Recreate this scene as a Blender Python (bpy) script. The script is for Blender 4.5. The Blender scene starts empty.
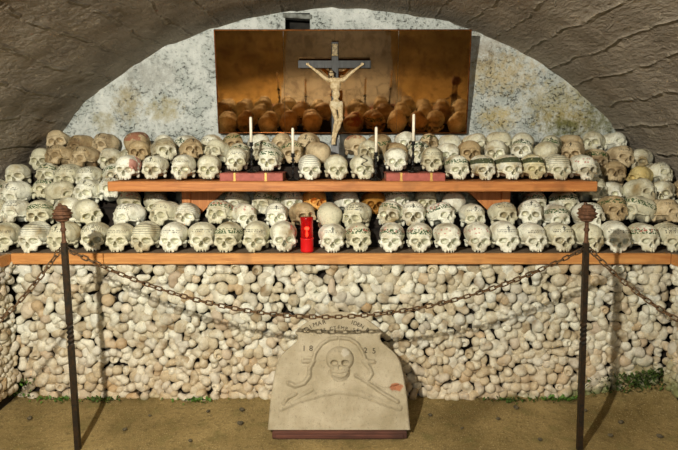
import bpy, math, random
import numpy as np
from mathutils import Vector, Matrix, noise, Euler

SC = bpy.context.scene
COL = SC.collection
R = random.Random(11)

# ------------------------------------------------------------------ camera numbers
F_PX = 580.0
PITCH = math.radians(7.56)
CAM = Vector((0.0, -3.0, 1.358))
def at(px, py, Y):
    """world point seen at pixel (px, py) on the vertical plane y = Y"""
    u = (px - 339.0) / F_PX; v = (225.0 - py) / F_PX
    d = Vector((u, math.cos(PITCH) + v * math.sin(PITCH), -math.sin(PITCH) + v * math.cos(PITCH)))
    t = (Y - CAM.y) / d.y
    return CAM + d * t

# ------------------------------------------------------------------ object helpers
def link(o, parent=None):
    COL.objects.link(o)
    if parent is not None:
        o.parent = parent
    return o
def np_mesh(name, V, Fq, smooth=True):
    V = np.asarray(V, dtype=np.float32); Fq = np.asarray(Fq, dtype=np.int32)
    me = bpy.data.meshes.new(name)
    n = Fq.shape[1]
    me.vertices.add(len(V)); me.vertices.foreach_set('co', V.ravel())
    me.loops.add(Fq.size); me.loops.foreach_set('vertex_index', Fq.ravel())
    me.polygons.add(len(Fq))
    me.polygons.foreach_set('loop_start', np.arange(0, Fq.size, n, dtype=np.int32))
    me.polygons.foreach_set('loop_total', np.full(len(Fq), n, dtype=np.int32))
    if smooth:
        me.polygons.foreach_set('use_smooth', np.ones(len(Fq), dtype=bool))
    me.update(calc_edges=True); me.validate()
    return me
class MB:
    """collects polygons into one mesh"""
    def __init__(s): s.v = []; s.f = []; s.sm = []
    def add(s, V, Fc, sm=True):
        b = len(s.v); s.v += [tuple(p) for p in V]
        s.f += [tuple(b + i for i in f) for f in Fc]; s.sm += [sm] * len(Fc)
        return s
    def box(s, c, d, rot=None, bev=0.0):
        x, y, z = d[0] / 2, d[1] / 2, d[2] / 2
        b = min(bev, x * .9, y * .9, z * .9)
        if b <= 0:
            V = [Vector((i * x, j * y, k * z)) for i in (-1, 1) for j in (-1, 1) for k in (-1, 1)]
            Fc = [(0, 1, 3, 2), (4, 6, 7, 5), (0, 4, 5, 1), (2, 3, 7, 6), (0, 2, 6, 4), (1, 5, 7, 3)]
        else:
            V = []; idx = {}
            for i in (-1, 1):
                for j in (-1, 1):
                    for k in (-1, 1):
                        for a in range(3):
                            p = [i * (x - b), j * (y - b), k * (z - b)]
                            p[a] = (i * x, j * y, k * z)[a]
                            idx[(i, j, k, a)] = len(V); V.append(Vector(p))
            Fc = []
            for a in range(3):
                o = [q for q in range(3) if q != a]
                for sgn in (-1, 1):
                    f = []
                    for (p, q) in ((-1, -1), (1, -1), (1, 1), (-1, 1)):
                        key = [0, 0, 0]; key[a] = sgn; key[o[0]] = p; key[o[1]] = q
                        f.append(idx[(key[0], key[1], key[2], a)])
                    Fc.append(f)
            for a in range(3):
                o = [q for q in range(3) if q != a]
                for p in (-1, 1):
                    for q in (-1, 1):
                        def kk(t, ax):
                            key = [0, 0, 0]; key[a] = t; key[o[0]] = p; key[o[1]] = q
                            return idx[(key[0], key[1], key[2], ax)]
                        Fc.append((kk(-1, o[0]), kk(1, o[0]), kk(1, o[1]), kk(-1, o[1])))
            for i in (-1, 1):
                for j in (-1, 1):
                    for k in (-1, 1):
                        Fc.append((idx[(i, j, k, 0)], idx[(i, j, k, 1)], idx[(i, j, k, 2)]))
        M = rot.to_matrix() if rot is not None else Matrix.Identity(3)
        c = Vector(c)
        return s.add([M @ p + c for p in V], Fc, False)
    def lathe(s, prof, c=(0, 0, 0), n=20, ripple=None):
        V = []; Fc = []
        c = Vector(c)
        for i, (r, z) in enumerate(prof):
            for k in range(n):
                a = 2 * math.pi * k / n
                rr = r * (1 + (ripple(a, z) if ripple else 0))
                V.append(c + Vector((rr * math.cos(a), rr * math.sin(a), z)))
        for i in range(len(prof) - 1):
            for k in range(n):
                k2 = (k + 1) % n
                Fc.append((i * n + k, i * n + k2, (i + 1) * n + k2, (i + 1) * n + k))
        Fc.append(tuple(range(n - 1, -1, -1)))
        Fc.append(tuple((len(prof) - 1) * n + k for k in range(n)))
        return s.add(V, Fc)
    def tube(s, pts, rad, n=8, closed=False):
        pts = [Vector(p) for p in pts]; m = len(pts)
        rads = rad if isinstance(rad, (list, tuple)) else [rad] * m
        V = []; Fc = []; up = None
        for i in range(m):
            a = pts[(i - 1) % m] if (closed or i > 0) else pts[i]
            b = pts[(i + 1) % m] if (closed or i < m - 1) else pts[i]
            t = (b - a).normalized()
            if up is None:
                up = Vector((0, 0, 1)) if abs(t.z) < .9 else Vector((1, 0, 0))
            sd = t.cross(up).normalized(); up = sd.cross(t).normalized()
            for k in range(n):
                an = 2 * math.pi * k / n
                V.append(pts[i] + (sd * math.cos(an) + up * math.sin(an)) * rads[i])
        for i in range(m if closed else m - 1):
            j = (i + 1) % m
            for k in range(n):
                k2 = (k + 1) % n
                Fc.append((i * n + k, i * n + k2, j * n + k2, j * n + k))
        if not closed:
            Fc.append(tuple(range(n - 1, -1, -1))); Fc.append(tuple((m - 1) * n + k for k in range(n)))
        return s.add(V, Fc)
    def mesh(s, name):
        me = bpy.data.meshes.new(name); me.from_pydata(s.v, [], s.f)
        me.polygons.foreach_set('use_smooth', s.sm); me.update()
        import bmesh
        bm = bmesh.new(); bm.from_mesh(me); bmesh.ops.recalc_face_normals(bm, faces=bm.faces); bm.to_mesh(me); bm.free()
        return me
    def build(s, name, mat, parent=None, loc=None):
        me = s.mesh(name); me.materials.append(mat)
        o = bpy.data.objects.new(name, me); link(o, parent)
        if loc is not None: o.location = loc
        return o
def mesh_obj(name, me, mat=None, parent=None, loc=(0, 0, 0), rot=(0, 0, 0), scale=(1, 1, 1)):
    o = bpy.data.objects.new(name, me); link(o, parent)
    if mat is not None:
        if not me.materials: me.materials.append(mat)
        o.material_slots[0].link = 'OBJECT'; o.material_slots[0].material = mat
    o.location = loc; o.rotation_euler = rot; o.scale = scale
    return o
def tag(o, label=None, cat=None, group=None, kind=None):
    if label: o['label'] = label
    if cat: o['category'] = cat
    if group: o['group'] = group
    if kind: o['kind'] = kind
    return o
def empty(name, loc, rot=(0, 0, 0)):
    o = bpy.data.objects.new(name, None); o.empty_display_size = .05
    link(o); o.location = loc; o.rotation_euler = rot
    return o
ONES = ['', 'first', 'second', 'third', 'fourth', 'fifth', 'sixth', 'seventh', 'eighth', 'ninth', 'tenth', 'eleventh',
        'twelfth', 'thirteenth', 'fourteenth', 'fifteenth', 'sixteenth', 'seventeenth', 'eighteenth', 'nineteenth']
TENS = {2: ('twentieth', 'twenty'), 3: ('thirtieth', 'thirty'), 4: ('fortieth', 'forty'), 5: ('fiftieth', 'fifty')}
def ordinal(n):
    if n < 20: return ONES[n]
    t, u = divmod(n, 10)
    return TENS[t][0] if u == 0 else TENS[t][1] + '-' + ONES[u]
def place_word(i, n):
    """i from 0: words such as 'third from left' counted from the nearer end"""
    if i == 0: return 'leftmost'
    if i == n - 1: return 'rightmost'
    return ordinal(i + 1) + ' from left' if i < n / 2 else ordinal(n - i) + ' from right'

# ------------------------------------------------------------------ material helpers
class NT:
    def __init__(s, name):
        s.m = bpy.data.materials.new(name); s.m.use_nodes = True
        s.t = s.m.node_tree; s.n = s.t.nodes; s.l = s.t.links
        s.b = s.n['Principled BSDF']
    def node(s, kind, **kw):
        nd = s.n.new(kind)
        for k, v in kw.items():
            setattr(nd, k, v)
        return nd
    def set(s, sock, v):
        if isinstance(v, bpy.types.NodeSocket): s.l.new(v, sock)
        else:
            if sock.type == 'RGBA' and len(v) == 3: v = (*v, 1)
            sock.default_value = v
    def m_(s, op, a, b=None, c=None, clamp=False):
        nd = s.node('ShaderNodeMath', operation=op); nd.use_clamp = clamp
        s.set(nd.inputs[0], a)
        if b is not None: s.set(nd.inputs[1], b)
        if c is not None: s.set(nd.inputs[2], c)
        return nd.outputs[0]
    def mul(s, a, b): return s.m_('MULTIPLY', a, b)
    def add(s, a, b): return s.m_('ADD', a, b)
    def sub(s, a, b): return s.m_('SUBTRACT', a, b)
    def lt(s, a, b): return s.m_('LESS_THAN', a, b)
    def gt(s, a, b): return s.m_('GREATER_THAN', a, b)
    def absd(s, a, b): return s.m_('ABSOLUTE', s.sub(a, b))
    def step(s, v, lo, hi, a=0.0, b=1.0):
        nd = s.node('ShaderNodeMapRange'); nd.clamp = True
        s.set(nd.inputs[0], v); nd.inputs[1].default_value = lo; nd.inputs[2].default_value = hi
        nd.inputs[3].default_value = a; nd.inputs[4].default_value = b
        return nd.outputs[0]
    def mix(s, f, a, b):
        nd = s.node('ShaderNodeMix'); nd.data_type = 'RGBA'
        s.set(nd.inputs[0], f); s.set(nd.inputs[6], a); s.set(nd.inputs[7], b)
        return nd.outputs[2]
    def coord(s, which='Object'): return s.node('ShaderNodeTexCoord').outputs[which]
    def mapping(s, v, scale=(1, 1, 1), loc=(0, 0, 0), rot=(0, 0, 0)):
        nd = s.node('ShaderNodeMapping'); s.l.new(v, nd.inputs[0])
        nd.inputs['Scale'].default_value = scale; nd.inputs['Location'].default_value = loc; nd.inputs['Rotation'].default_value = rot
        return nd.outputs[0]
    def noise(s, v, scale, detail=3, rough=.55, dist=0.0):
        nd = s.node('ShaderNodeTexNoise'); s.l.new(v, nd.inputs['Vector'])
        nd.inputs['Scale'].default_value = scale; nd.inputs['Detail'].default_value = detail
        nd.inputs['Roughness'].default_value = rough; nd.inputs['Distortion'].default_value = dist
        return nd.outputs['Fac']
    def voro(s, v, scale, feature='F1', out='Distance'):
        nd = s.node('ShaderNodeTexVoronoi', feature=feature); s.l.new(v, nd.inputs['Vector'])
        nd.inputs['Scale'].default_value = scale
        return nd.outputs[out]
    def sep(s, v):
        nd = s.node('ShaderNodeSeparateXYZ'); s.l.new(v, nd.inputs[0]); return nd.outputs
    def comb(s, x, y, z=0.0):
        nd = s.node('ShaderNodeCombineXYZ')
        s.set(nd.inputs[0], x); s.set(nd.inputs[1], y); s.set(nd.inputs[2], z); return nd.outputs[0]
    def vadd(s, a, b):
        nd = s.node('ShaderNodeVectorMath', operation='ADD'); s.set(nd.inputs[0], a); s.set(nd.inputs[1], b); return nd.outputs[0]
    def bump(s, h, strength=.5, dist=.01, normal=None):
        nd = s.node('ShaderNodeBump'); nd.inputs['Strength'].default_value = strength; nd.inputs['Distance'].default_value = dist
        s.l.new(h, nd.inputs['Height'])
        if normal is not None: s.l.new(normal, nd.inputs['Normal'])
        return nd.outputs[0]
    def out(s, col, rough=.7, normal=None, metal=0.0, spec=.35):
        s.set(s.b.inputs['Base Color'], col); s.set(s.b.inputs['Roughness'], rough)
        s.set(s.b.inputs['Metallic'], metal); s.b.inputs['Specular IOR Level'].default_value = spec
        if normal is not None: s.l.new(normal, s.b.inputs['Normal'])
        return s.m
def rgb(r, g, b):
    f = lambda c: ((c / 255 + .055) / 1.055) ** 2.4 if c > 10 else c / 255 / 12.92
    return (f(r), f(g), f(b), 1)

# bone tones --------------------------------------------------------
def bone_base(t, co, c1, c2, c3, rnd):
    shift = t.comb(t.mul(rnd, 37.0), t.mul(rnd, 91.0), t.mul(rnd, 13.0))
    p = t.vadd(co, shift)
    n1 = t.noise(p, 22, 4); n2 = t.noise(p, 9, 3); n3 = t.noise(p, 120, 2)
    c = t.mix(t.step(t.add(n1, t.mul(t.sub(rnd, .5), .45)), .36, .64), c1, c2)
    c = t.mix(t.step(n2, .50, .74), c, c3)
    c = t.mix(t.mul(t.step(n3, .56, .74), .45), c, tuple(x * .35 for x in c3[:3]) + (1,))
    h = t.add(t.mul(n1, .8), t.mul(n3, .8))
    return c, h, p
def skull_mat(name, kind, c1, c2, c3, ink=(20, 22, 18), green=(44, 84, 34)):
    t = NT(name)
    co = t.coord('Object'); rnd = t.node('ShaderNodeObjectInfo').outputs['Random']
    c, h, p = bone_base(t, co, rgb(*c1), rgb(*c2), rgb(*c3), rnd)
    X, Y, Z = t.sep(co)
    a = t.m_('ARCTAN2', X, t.mul(Y, -1.0))
    # suture line over the crown
    wob = t.mul(t.sub(t.noise(p, 160, 2), .5), .010)
    sut = t.mul(t.lt(t.absd(t.add(Y, wob), .0), .0011), t.gt(Z, .10))
    c = t.mix(t.mul(sut, .55), c, rgb(70, 60, 45))
    front = t.lt(Y, -.012)
    ss = lambda v, w: t.lt(v, w)
    zz = t.add(Z, t.mul(t.m_('COSINE', t.mul(a, 1.2)), -.010))      # bands droop to the sides
    if kind in ('wreath', 'cross_wreath', 'roses', 'band'):
        lv = t.comb(t.mul(a, 3.4), t.mul(zz, 62.0), t.mul(rnd, 40.0))
        d = t.voro(lv, 2.3); fine = t.noise(lv, 9, 2)
        zc = .100 if kind != 'band' else .104
        inb = ss(t.absd(zz, zc), .0125 if kind != 'band' else .015)
        leaf = t.mul(inb, t.lt(t.add(d, t.mul(fine, .25)), .66 if kind != 'band' else .95))
        c = t.mix(t.mul(leaf, .95), c, t.mix(fine, rgb(*green), tuple(x * .5 for x in rgb(*green)[:3]) + (1,)))
    if kind in ('roses', 'pink'):
        lv = t.comb(t.mul(a, 2.0), t.mul(zz, 38.0), t.mul(rnd, 17.0))
        d = t.voro(lv, 2.0)
        inb = ss(t.absd(zz, .112 if kind == 'roses' else .104), .014)
        c = t.mix(t.mul(t.mul(inb, t.lt(d, .36)), .75), c, rgb(176, 96, 84))
    if kind in ('cross', 'cross_wreath', 'cross_text'):
        zc = .121 if kind != 'cross' else .112
        v = t.mul(ss(t.absd(X, 0.0), .0028), ss(t.absd(Z, zc), .0125))
        hbar = t.mul(ss(t.absd(X, 0.0), .0085), ss(t.absd(Z, zc + .003), .0026))
        cr = t.mul(t.m_('MAXIMUM', v, hbar), front)
        c = t.mix(t.mul(cr, .9), c, rgb(*ink))
    if kind in ('text', 'cross_text', 'cross', 'cross_wreath', 'script'):
        zc, hw = (.098, .009) if kind != 'script' else (.108, .018)
        if kind == 'cross_wreath': zc, hw = .085, .0045
        row = t.m_('FRACT', t.mul(zz, 1 / .0092))
        lv = t.comb(t.mul(X, 260.0), t.m_('FLOOR', t.mul(zz, 1 / .0092)), t.mul(rnd, 60.0))
        wr = t.noise(lv, 1.0, 2)
        mk = t.mul(t.mul(t.gt(wr, .50), ss(t.absd(row, .5), .30)), t.mul(ss(t.absd(zz, zc), hw), t.mul(front, ss(t.absd(X, 0.0), .052))))
        c = t.mix(t.mul(mk, .88), c, rgb(*ink))
    if kind == 'lines':
        wv = t.m_('FRACT', t.add(t.mul(zz, 1 / .011), t.mul(t.noise(p, 30, 1), .5)))
        mk = t.mul(t.lt(wv, .26), t.mul(t.gt(zz, .086), t.lt(zz, .136)))
        c = t.mix(t.mul(mk, .7), c, rgb(*ink))
    if kind == 'snake':
        s1 = t.m_('SINE', t.add(t.mul(Z, 150.0), 1.0))
        mk = t.mul(ss(t.absd(t.add(X, t.mul(s1, .016)), 0.0), .0065), t.mul(t.gt(Z, .07), front))
        ring = t.mul(ss(t.absd(a, 1.0), .16), t.gt(Z, .055))
        c = t.mix(t.mul(t.m_('MAXIMUM', mk, ring), .9), c, rgb(34, 36, 24))
    if kind == 'side_red':
        mk = t.mul(t.gt(t.noise(p, 14, 2), .5), t.mul(t.gt(X, .03), t.gt(Z, .05)))
        c = t.mix(t.mul(mk, .7), c, rgb(168, 62, 48))
    if kind == 'top_red':
        mk = t.mul(t.gt(t.noise(p, 26, 2), .47), t.gt(zz, .108))
        c = t.mix(t.mul(mk, .65), c, rgb(140, 58, 44))
    nrm = t.bump(h, .35, .003)
    return t.out(c, .62, nrm, spec=.3)

IV1, IV2, IV3 = (232, 232, 212), (206, 202, 172), (150, 132, 92)
TN1, TN2, TN3 = (204, 186, 148), (172, 150, 110), (112, 88, 56)
SK = {
    'plain': (skull_mat('bone_plain', 'plain', IV1, IV2, IV3), 'bare ivory skull'),
    'text': (skull_mat('bone_inscribed', 'text', IV1, IV2, IV3), 'ivory skull with dark forehead lettering'),
    'script': (skull_mat('bone_script', 'script', IV1, IV2, IV3), 'ivory skull with faded writing'),
    'lines': (skull_mat('bone_lined', 'lines', IV1, IV2, IV3), 'ivory skull with dark painted stripes'),
    'wreath': (skull_mat('bone_wreath', 'wreath', IV1, IV2, IV3), 'ivory skull with green leaf wreath'),
    'cross_wreath': (skull_mat('bone_cross_wreath', 'cross_wreath', IV1, IV2, IV3), 'ivory skull, black cross over green wreath'),
    'cross_text': (skull_mat('bone_cross_text', 'cross_text', IV1, IV2, IV3), 'ivory skull with cross and lettering'),
    'cross': (skull_mat('bone_cross', 'cross', IV1, IV2, IV3), 'ivory skull with small black cross'),
    'roses': (skull_mat('bone_roses', 'roses', IV1, IV2, IV3), 'ivory skull with red-green flowers'),
    'pink': (skull_mat('bone_pink', 'pink', IV1, IV2, IV3), 'ivory skull with faded pink flowers'),
    'band': (skull_mat('bone_green_band', 'band', IV1, (214, 204, 160), IV3, green=(58, 70, 34)), 'cream skull with dark green wreath band'),
    'snake': (skull_mat('bone_snake', 'snake', IV1, IV2, IV3), 'skull painted with dark winding lines'),
    'side_red': (skull_mat('bone_side_red', 'side_red', IV1, IV2, IV3), 'ivory skull, red stain on one side'),
    'top_red': (skull_mat('bone_red_crown', 'top_red', TN1, TN2, TN3), 'tan skull with reddish painted crown'),
    'tan': (skull_mat('bone_tan', 'plain', TN1, TN2, TN3), 'tan unpainted skull'),
    'tan_text': (skull_mat('bone_tan_inscribed', 'cross_text', TN1, TN2, TN3), 'tan skull with black cross and lettering'),
    'tan_green': (skull_mat('bone_tan_wreath', 'wreath', TN1, TN2, TN3), 'tan skull with dull green wreath'),
    'golden': (skull_mat('bone_golden', 'plain', (188, 144, 64), (160, 112, 44), (96, 62, 26)), 'golden brown skull'),
    'orange': (skull_mat('bone_orange', 'plain', (228, 168, 84), (206, 138, 60), (150, 96, 44)), 'orange tinted skull'),
    'yellow': (skull_mat('bone_yellow', 'plain', (214, 196, 134), (188, 164, 98), (120, 96, 52)), 'yellowed skull with broken face'),
}

def wood_mat(name, c1, c2, c3, axis='x', rough=.55):
    t = NT(name); co = t.coord('Object')
    sc = (1.2, 22, 22) if axis == 'x' else (22, 22, 1.2)
    v = t.mapping(co, scale=sc)
    n = t.noise(v, 3.0, 5, .6, 1.2); n2 = t.noise(co, 5, 3)
    c = t.mix(t.step(n, .35, .65), rgb(*c1), rgb(*c2)); c = t.mix(t.step(n2, .55, .8), c, rgb(*c3))
    return t.out(c, rough, t.bump(n, .4, .004))
def simple_mat(name, c1, c2, scale=20, rough=.6, metal=0, bump=.3, spec=.35):
    t = NT(name); co = t.coord('Object'); n = t.noise(co, scale, 4)
    c = t.mix(t.step(n, .35, .68), rgb(*c1), rgb(*c2))
    return t.out(c, rough, t.bump(n, bump, .003), metal, spec)
M_wood = wood_mat('shelf_wood', (206, 148, 84), (176, 116, 60), (132, 88, 48))
M_woodtop = wood_mat('dusty_shelf_top', (128, 112, 92), (98, 84, 66), (80, 66, 50), rough=.85)
M_wood_up = wood_mat('upper_shelf_wood', (200, 134, 74), (170, 104, 54), (126, 80, 44))
M_woodv = wood_mat('bracket_wood', (204, 138, 78), (176, 108, 56), (140, 84, 44), 'z')
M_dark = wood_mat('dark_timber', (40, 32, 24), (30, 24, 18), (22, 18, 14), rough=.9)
M_redwood = wood_mat('plinth_wood', (98, 60, 46), (76, 46, 36), (56, 36, 28), rough=.8)
M_iron = simple_mat('black_iron', (44, 42, 36), (70, 52, 34), 60, .5, .6, .5)
M_rust = simple_mat('rusty_iron', (112, 78, 54), (66, 44, 30), 70, .7, .3, .6)
M_chain = simple_mat('chain_rust', (112, 84, 52), (58, 42, 28), 90, .6, .45, .4)
M_stick = simple_mat('black_wrought_iron', (22, 21, 20), (34, 32, 30), 60, .35, .5, .2)
M_wax = simple_mat('white_wax', (240, 232, 210), (226, 216, 188), 15, .45, 0, .05)
M_wick = simple_mat('burnt_wick', (30, 26, 22), (50, 40, 30), 60, .9)
M_book = simple_mat('red_leather', (176, 96, 80), (148, 76, 62), 40, .6, 0, .3)
M_page = simple_mat('book_pages', (196, 150, 120), (160, 112, 86), 90, .8)
M_gold = simple_mat('gold_clasp', (226, 184, 104), (190, 148, 76), 40, .4, .3)
M_corpus = simple_mat('carved_lindenwood', (226, 206, 164), (176, 150, 104), 60, .5, 0, .15)
M_cloth = simple_mat('carved_loincloth', (232, 220, 186), (196, 178, 136), 70, .5, 0, .3)
M_hair = simple_mat('carved_hair', (52, 38, 24), (30, 24, 16), 90, .6)
M_cross = wood_mat('cross_wood', (38, 40, 34), (26, 26, 22), (50, 46, 36), 'z', .45)
M_scroll = simple_mat('titulus_scroll', (176, 158, 118), (84, 72, 50), 110, .6)
M_greypost = simple_mat('grey_painted_post', (150, 152, 150), (120, 122, 124), 30, .7)
M_moss = simple_mat('moss', (74, 96, 34), (44, 62, 22), 60, .9, 0, .8)
M_leaf = simple_mat('weed_leaf', (86, 122, 40), (58, 88, 28), 40, .6)

def glass_red():
    t = NT('red_glass'); b = t.b
    b.inputs['Base Color'].default_value = rgb(190, 16, 20); b.inputs['Roughness'].default_value = .12
    b.inputs['Transmission Weight'].default_value = .55; b.inputs['IOR'].default_value = 1.3
    return t.m
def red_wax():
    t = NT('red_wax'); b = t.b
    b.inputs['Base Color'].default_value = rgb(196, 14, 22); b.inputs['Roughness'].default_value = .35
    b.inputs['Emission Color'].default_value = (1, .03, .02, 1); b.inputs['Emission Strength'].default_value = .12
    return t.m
def flame():
    t = NT('flame'); b = t.b
    b.inputs['Base Color'].default_value = (1, .6, .2, 1)
    b.inputs['Emission Color'].default_value = (1, .45, .12, 1); b.inputs['Emission Strength'].default_value = 6
    return t.m
M_redglass, M_redwax, M_flame = glass_red(), red_wax(), flame()

# ------------------------------------------------------------------ signed-distance modelling
class SDF:
    def __init__(s, lo, hi, h):
        s.lo = np.array(lo, float); s.h = h
        s.n = [int(math.ceil((hi[i] - lo[i]) / h)) + 1 for i in range(3)]
        s.ax = [(s.lo[i] + np.arange(s.n[i]) * h).astype(np.float32) for i in range(3)]
        s.F = np.full(s.n, 1.0, dtype=np.float32)
    def _blk(s, lo, hi):
        sl = []
        for i in range(3):
            a = max(0, int((lo[i] - s.lo[i]) / s.h) - 1); b = min(s.n[i], int((hi[i] - s.lo[i]) / s.h) + 3)
            if b <= a: return None
            sl.append(slice(a, b))
        g = (s.ax[0][sl[0]][:, None, None], s.ax[1][sl[1]][None, :, None], s.ax[2][sl[2]][None, None, :])
        return tuple(sl), g
    def _op(s, sl, d, k, sub):
        f = s.F[sl]
        if sub:
            hh = np.clip(.5 - .5 * (f + d) / k, 0, 1)
            s.F[sl] = f * (1 - hh) + (-d) * hh + k * hh * (1 - hh)
        else:
            big = f > .5
            hh = np.clip(.5 + .5 * (f - d) / k, 0, 1)
            r = f * (1 - hh) + d * hh - k * hh * (1 - hh)
            s.F[sl] = np.where(big, d, r)
    def ell(s, c, r, k=.006, sub=False, rot=None, pad=.02):
        m = max(r) if rot is not None else None
        rr = [m] * 3 if m else r
        q = s._blk([c[i] - rr[i] - pad - k for i in range(3)], [c[i] + rr[i] + pad + k for i in range(3)])
        if q is None: return s
        sl, (x, y, z) = q
        x = x - c[0]; y = y - c[1]; z = z - c[2]
        if rot is not None:
            A = np.array(Euler(rot).to_matrix().transposed())
            x, y, z = (A[0, 0] * x + A[0, 1] * y + A[0, 2] * z, A[1, 0] * x + A[1, 1] * y + A[1, 2] * z, A[2, 0] * x + A[2, 1] * y + A[2, 2] * z)
        k0 = np.sqrt((x / r[0]) ** 2 + (y / r[1]) ** 2 + (z / r[2]) ** 2)
        k1 = np.sqrt((x / r[0] ** 2) ** 2 + (y / r[1] ** 2) ** 2 + (z / r[2] ** 2) ** 2) + 1e-6
        s._op(sl, k0 * (k0 - 1) / k1, k, sub)
        return s
    def cap(s, a, b, ra, rb, k=.006, sub=False, pad=.02):
        R_ = max(ra, rb) + pad + k
        q = s._blk([min(a[i], b[i]) - R_ for i in range(3)], [max(a[i], b[i]) + R_ for i in range(3)])
        if q is None: return s
        sl, (x, y, z) = q
        ab = [b[i] - a[i] for i in range(3)]; L = sum(v * v for v in ab) + 1e-12
        x = x - a[0]; y = y - a[1]; z = z - a[2]
        t = np.clip((x * ab[0] + y * ab[1] + z * ab[2]) / L, 0, 1)
        d = np.sqrt((x - t * ab[0]) ** 2 + (y - t * ab[1]) ** 2 + (z - t * ab[2]) ** 2) - (ra + (rb - ra) * t)
        s._op(sl, d, k, sub)
        return s
    def wob(s, amp, freq, seed=0):
        x, y, z = s.ax[0][:, None, None], s.ax[1][None, :, None], s.ax[2][None, None, :]
        r = random.Random(seed); p = [r.uniform(0, 6) for _ in range(6)]
        w = np.sin(x * freq + p[0] + 1.7 * np.sin(y * freq * .7 + p[3])) * np.sin(y * freq * 1.1 + p[1] + np.sin(z * freq * .8 + p[4])) * np.sin(z * freq * .9 + p[2] + 1.3 * np.sin(x * freq + p[5]))
        s.F = np.where(s.F < .5, s.F + amp * w, s.F)
        return s
    def cut_below(s, z0):
        z = s.ax[2][None, None, :]
        s.F = np.maximum(s.F, z0 - z); return s
    def nets(s):
        F = s.F; ins = F < 0
        N = [n - 1 for n in s.n]
        acc = np.zeros((3, *N), np.float32); cnt = np.zeros(N, np.float32)
        quads = []
        ids = np.full(N, -1, np.int64)
        store = []
        for ax in range(3):
            a = [slice(None)] * 3; b = [slice(None)] * 3
            a[ax] = slice(0, -1); b[ax] = slice(1, None)
            f0, f1 = F[tuple(a)], F[tuple(b)]; c0, c1 = ins[tuple(a)], ins[tuple(b)]
            idx = np.argwhere(c0 != c1)
            if len(idx) == 0: continue
            v0 = f0[idx[:, 0], idx[:, 1], idx[:, 2]]; v1 = f1[idx[:, 0], idx[:, 1], idx[:, 2]]
            tt = v0 / (v0 - v1)
            pos = idx.astype(np.float32); pos[:, ax] += tt
            flip = c0[idx[:, 0], idx[:, 1], idx[:, 2]]
            o1, o2 = [(1, 2), (2, 0), (0, 1)][ax]
            ok = (idx[:, o1] > 0) & (idx[:, o2] > 0) & (idx[:, o1] < N[o1]) & (idx[:, o2] < N[o2])
            idx = idx[ok]; pos = pos[ok]; flip = flip[ok]
            cells = []
            for (p, q) in ((-1, -1), (0, -1), (0, 0), (-1, 0)):
                cc = idx.copy(); cc[:, o1] += p; cc[:, o2] += q; cells.append(cc)
                for j in range(3): np.add.at(acc[j], (cc[:, 0], cc[:, 1], cc[:, 2]), pos[:, j])
                np.add.at(cnt, (cc[:, 0], cc[:, 1], cc[:, 2]), 1)
            store.append((cells, flip))
        act = np.argwhere(cnt > 0)
        ids[act[:, 0], act[:, 1], act[:, 2]] = np.arange(len(act))
        n = cnt[act[:, 0], act[:, 1], act[:, 2]]
        V = np.stack([acc[j][act[:, 0], act[:, 1], act[:, 2]] / n * s.h + s.lo[j] for j in range(3)], 1)
        for cells, flip in store:
            q = np.stack([ids[c[:, 0], c[:, 1], c[:, 2]] for c in cells], 1)
            q[~flip] = q[~flip][:, ::-1]
            quads.append(q)
        return V.astype(np.float32), np.concatenate(quads).astype(np.int32)

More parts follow.
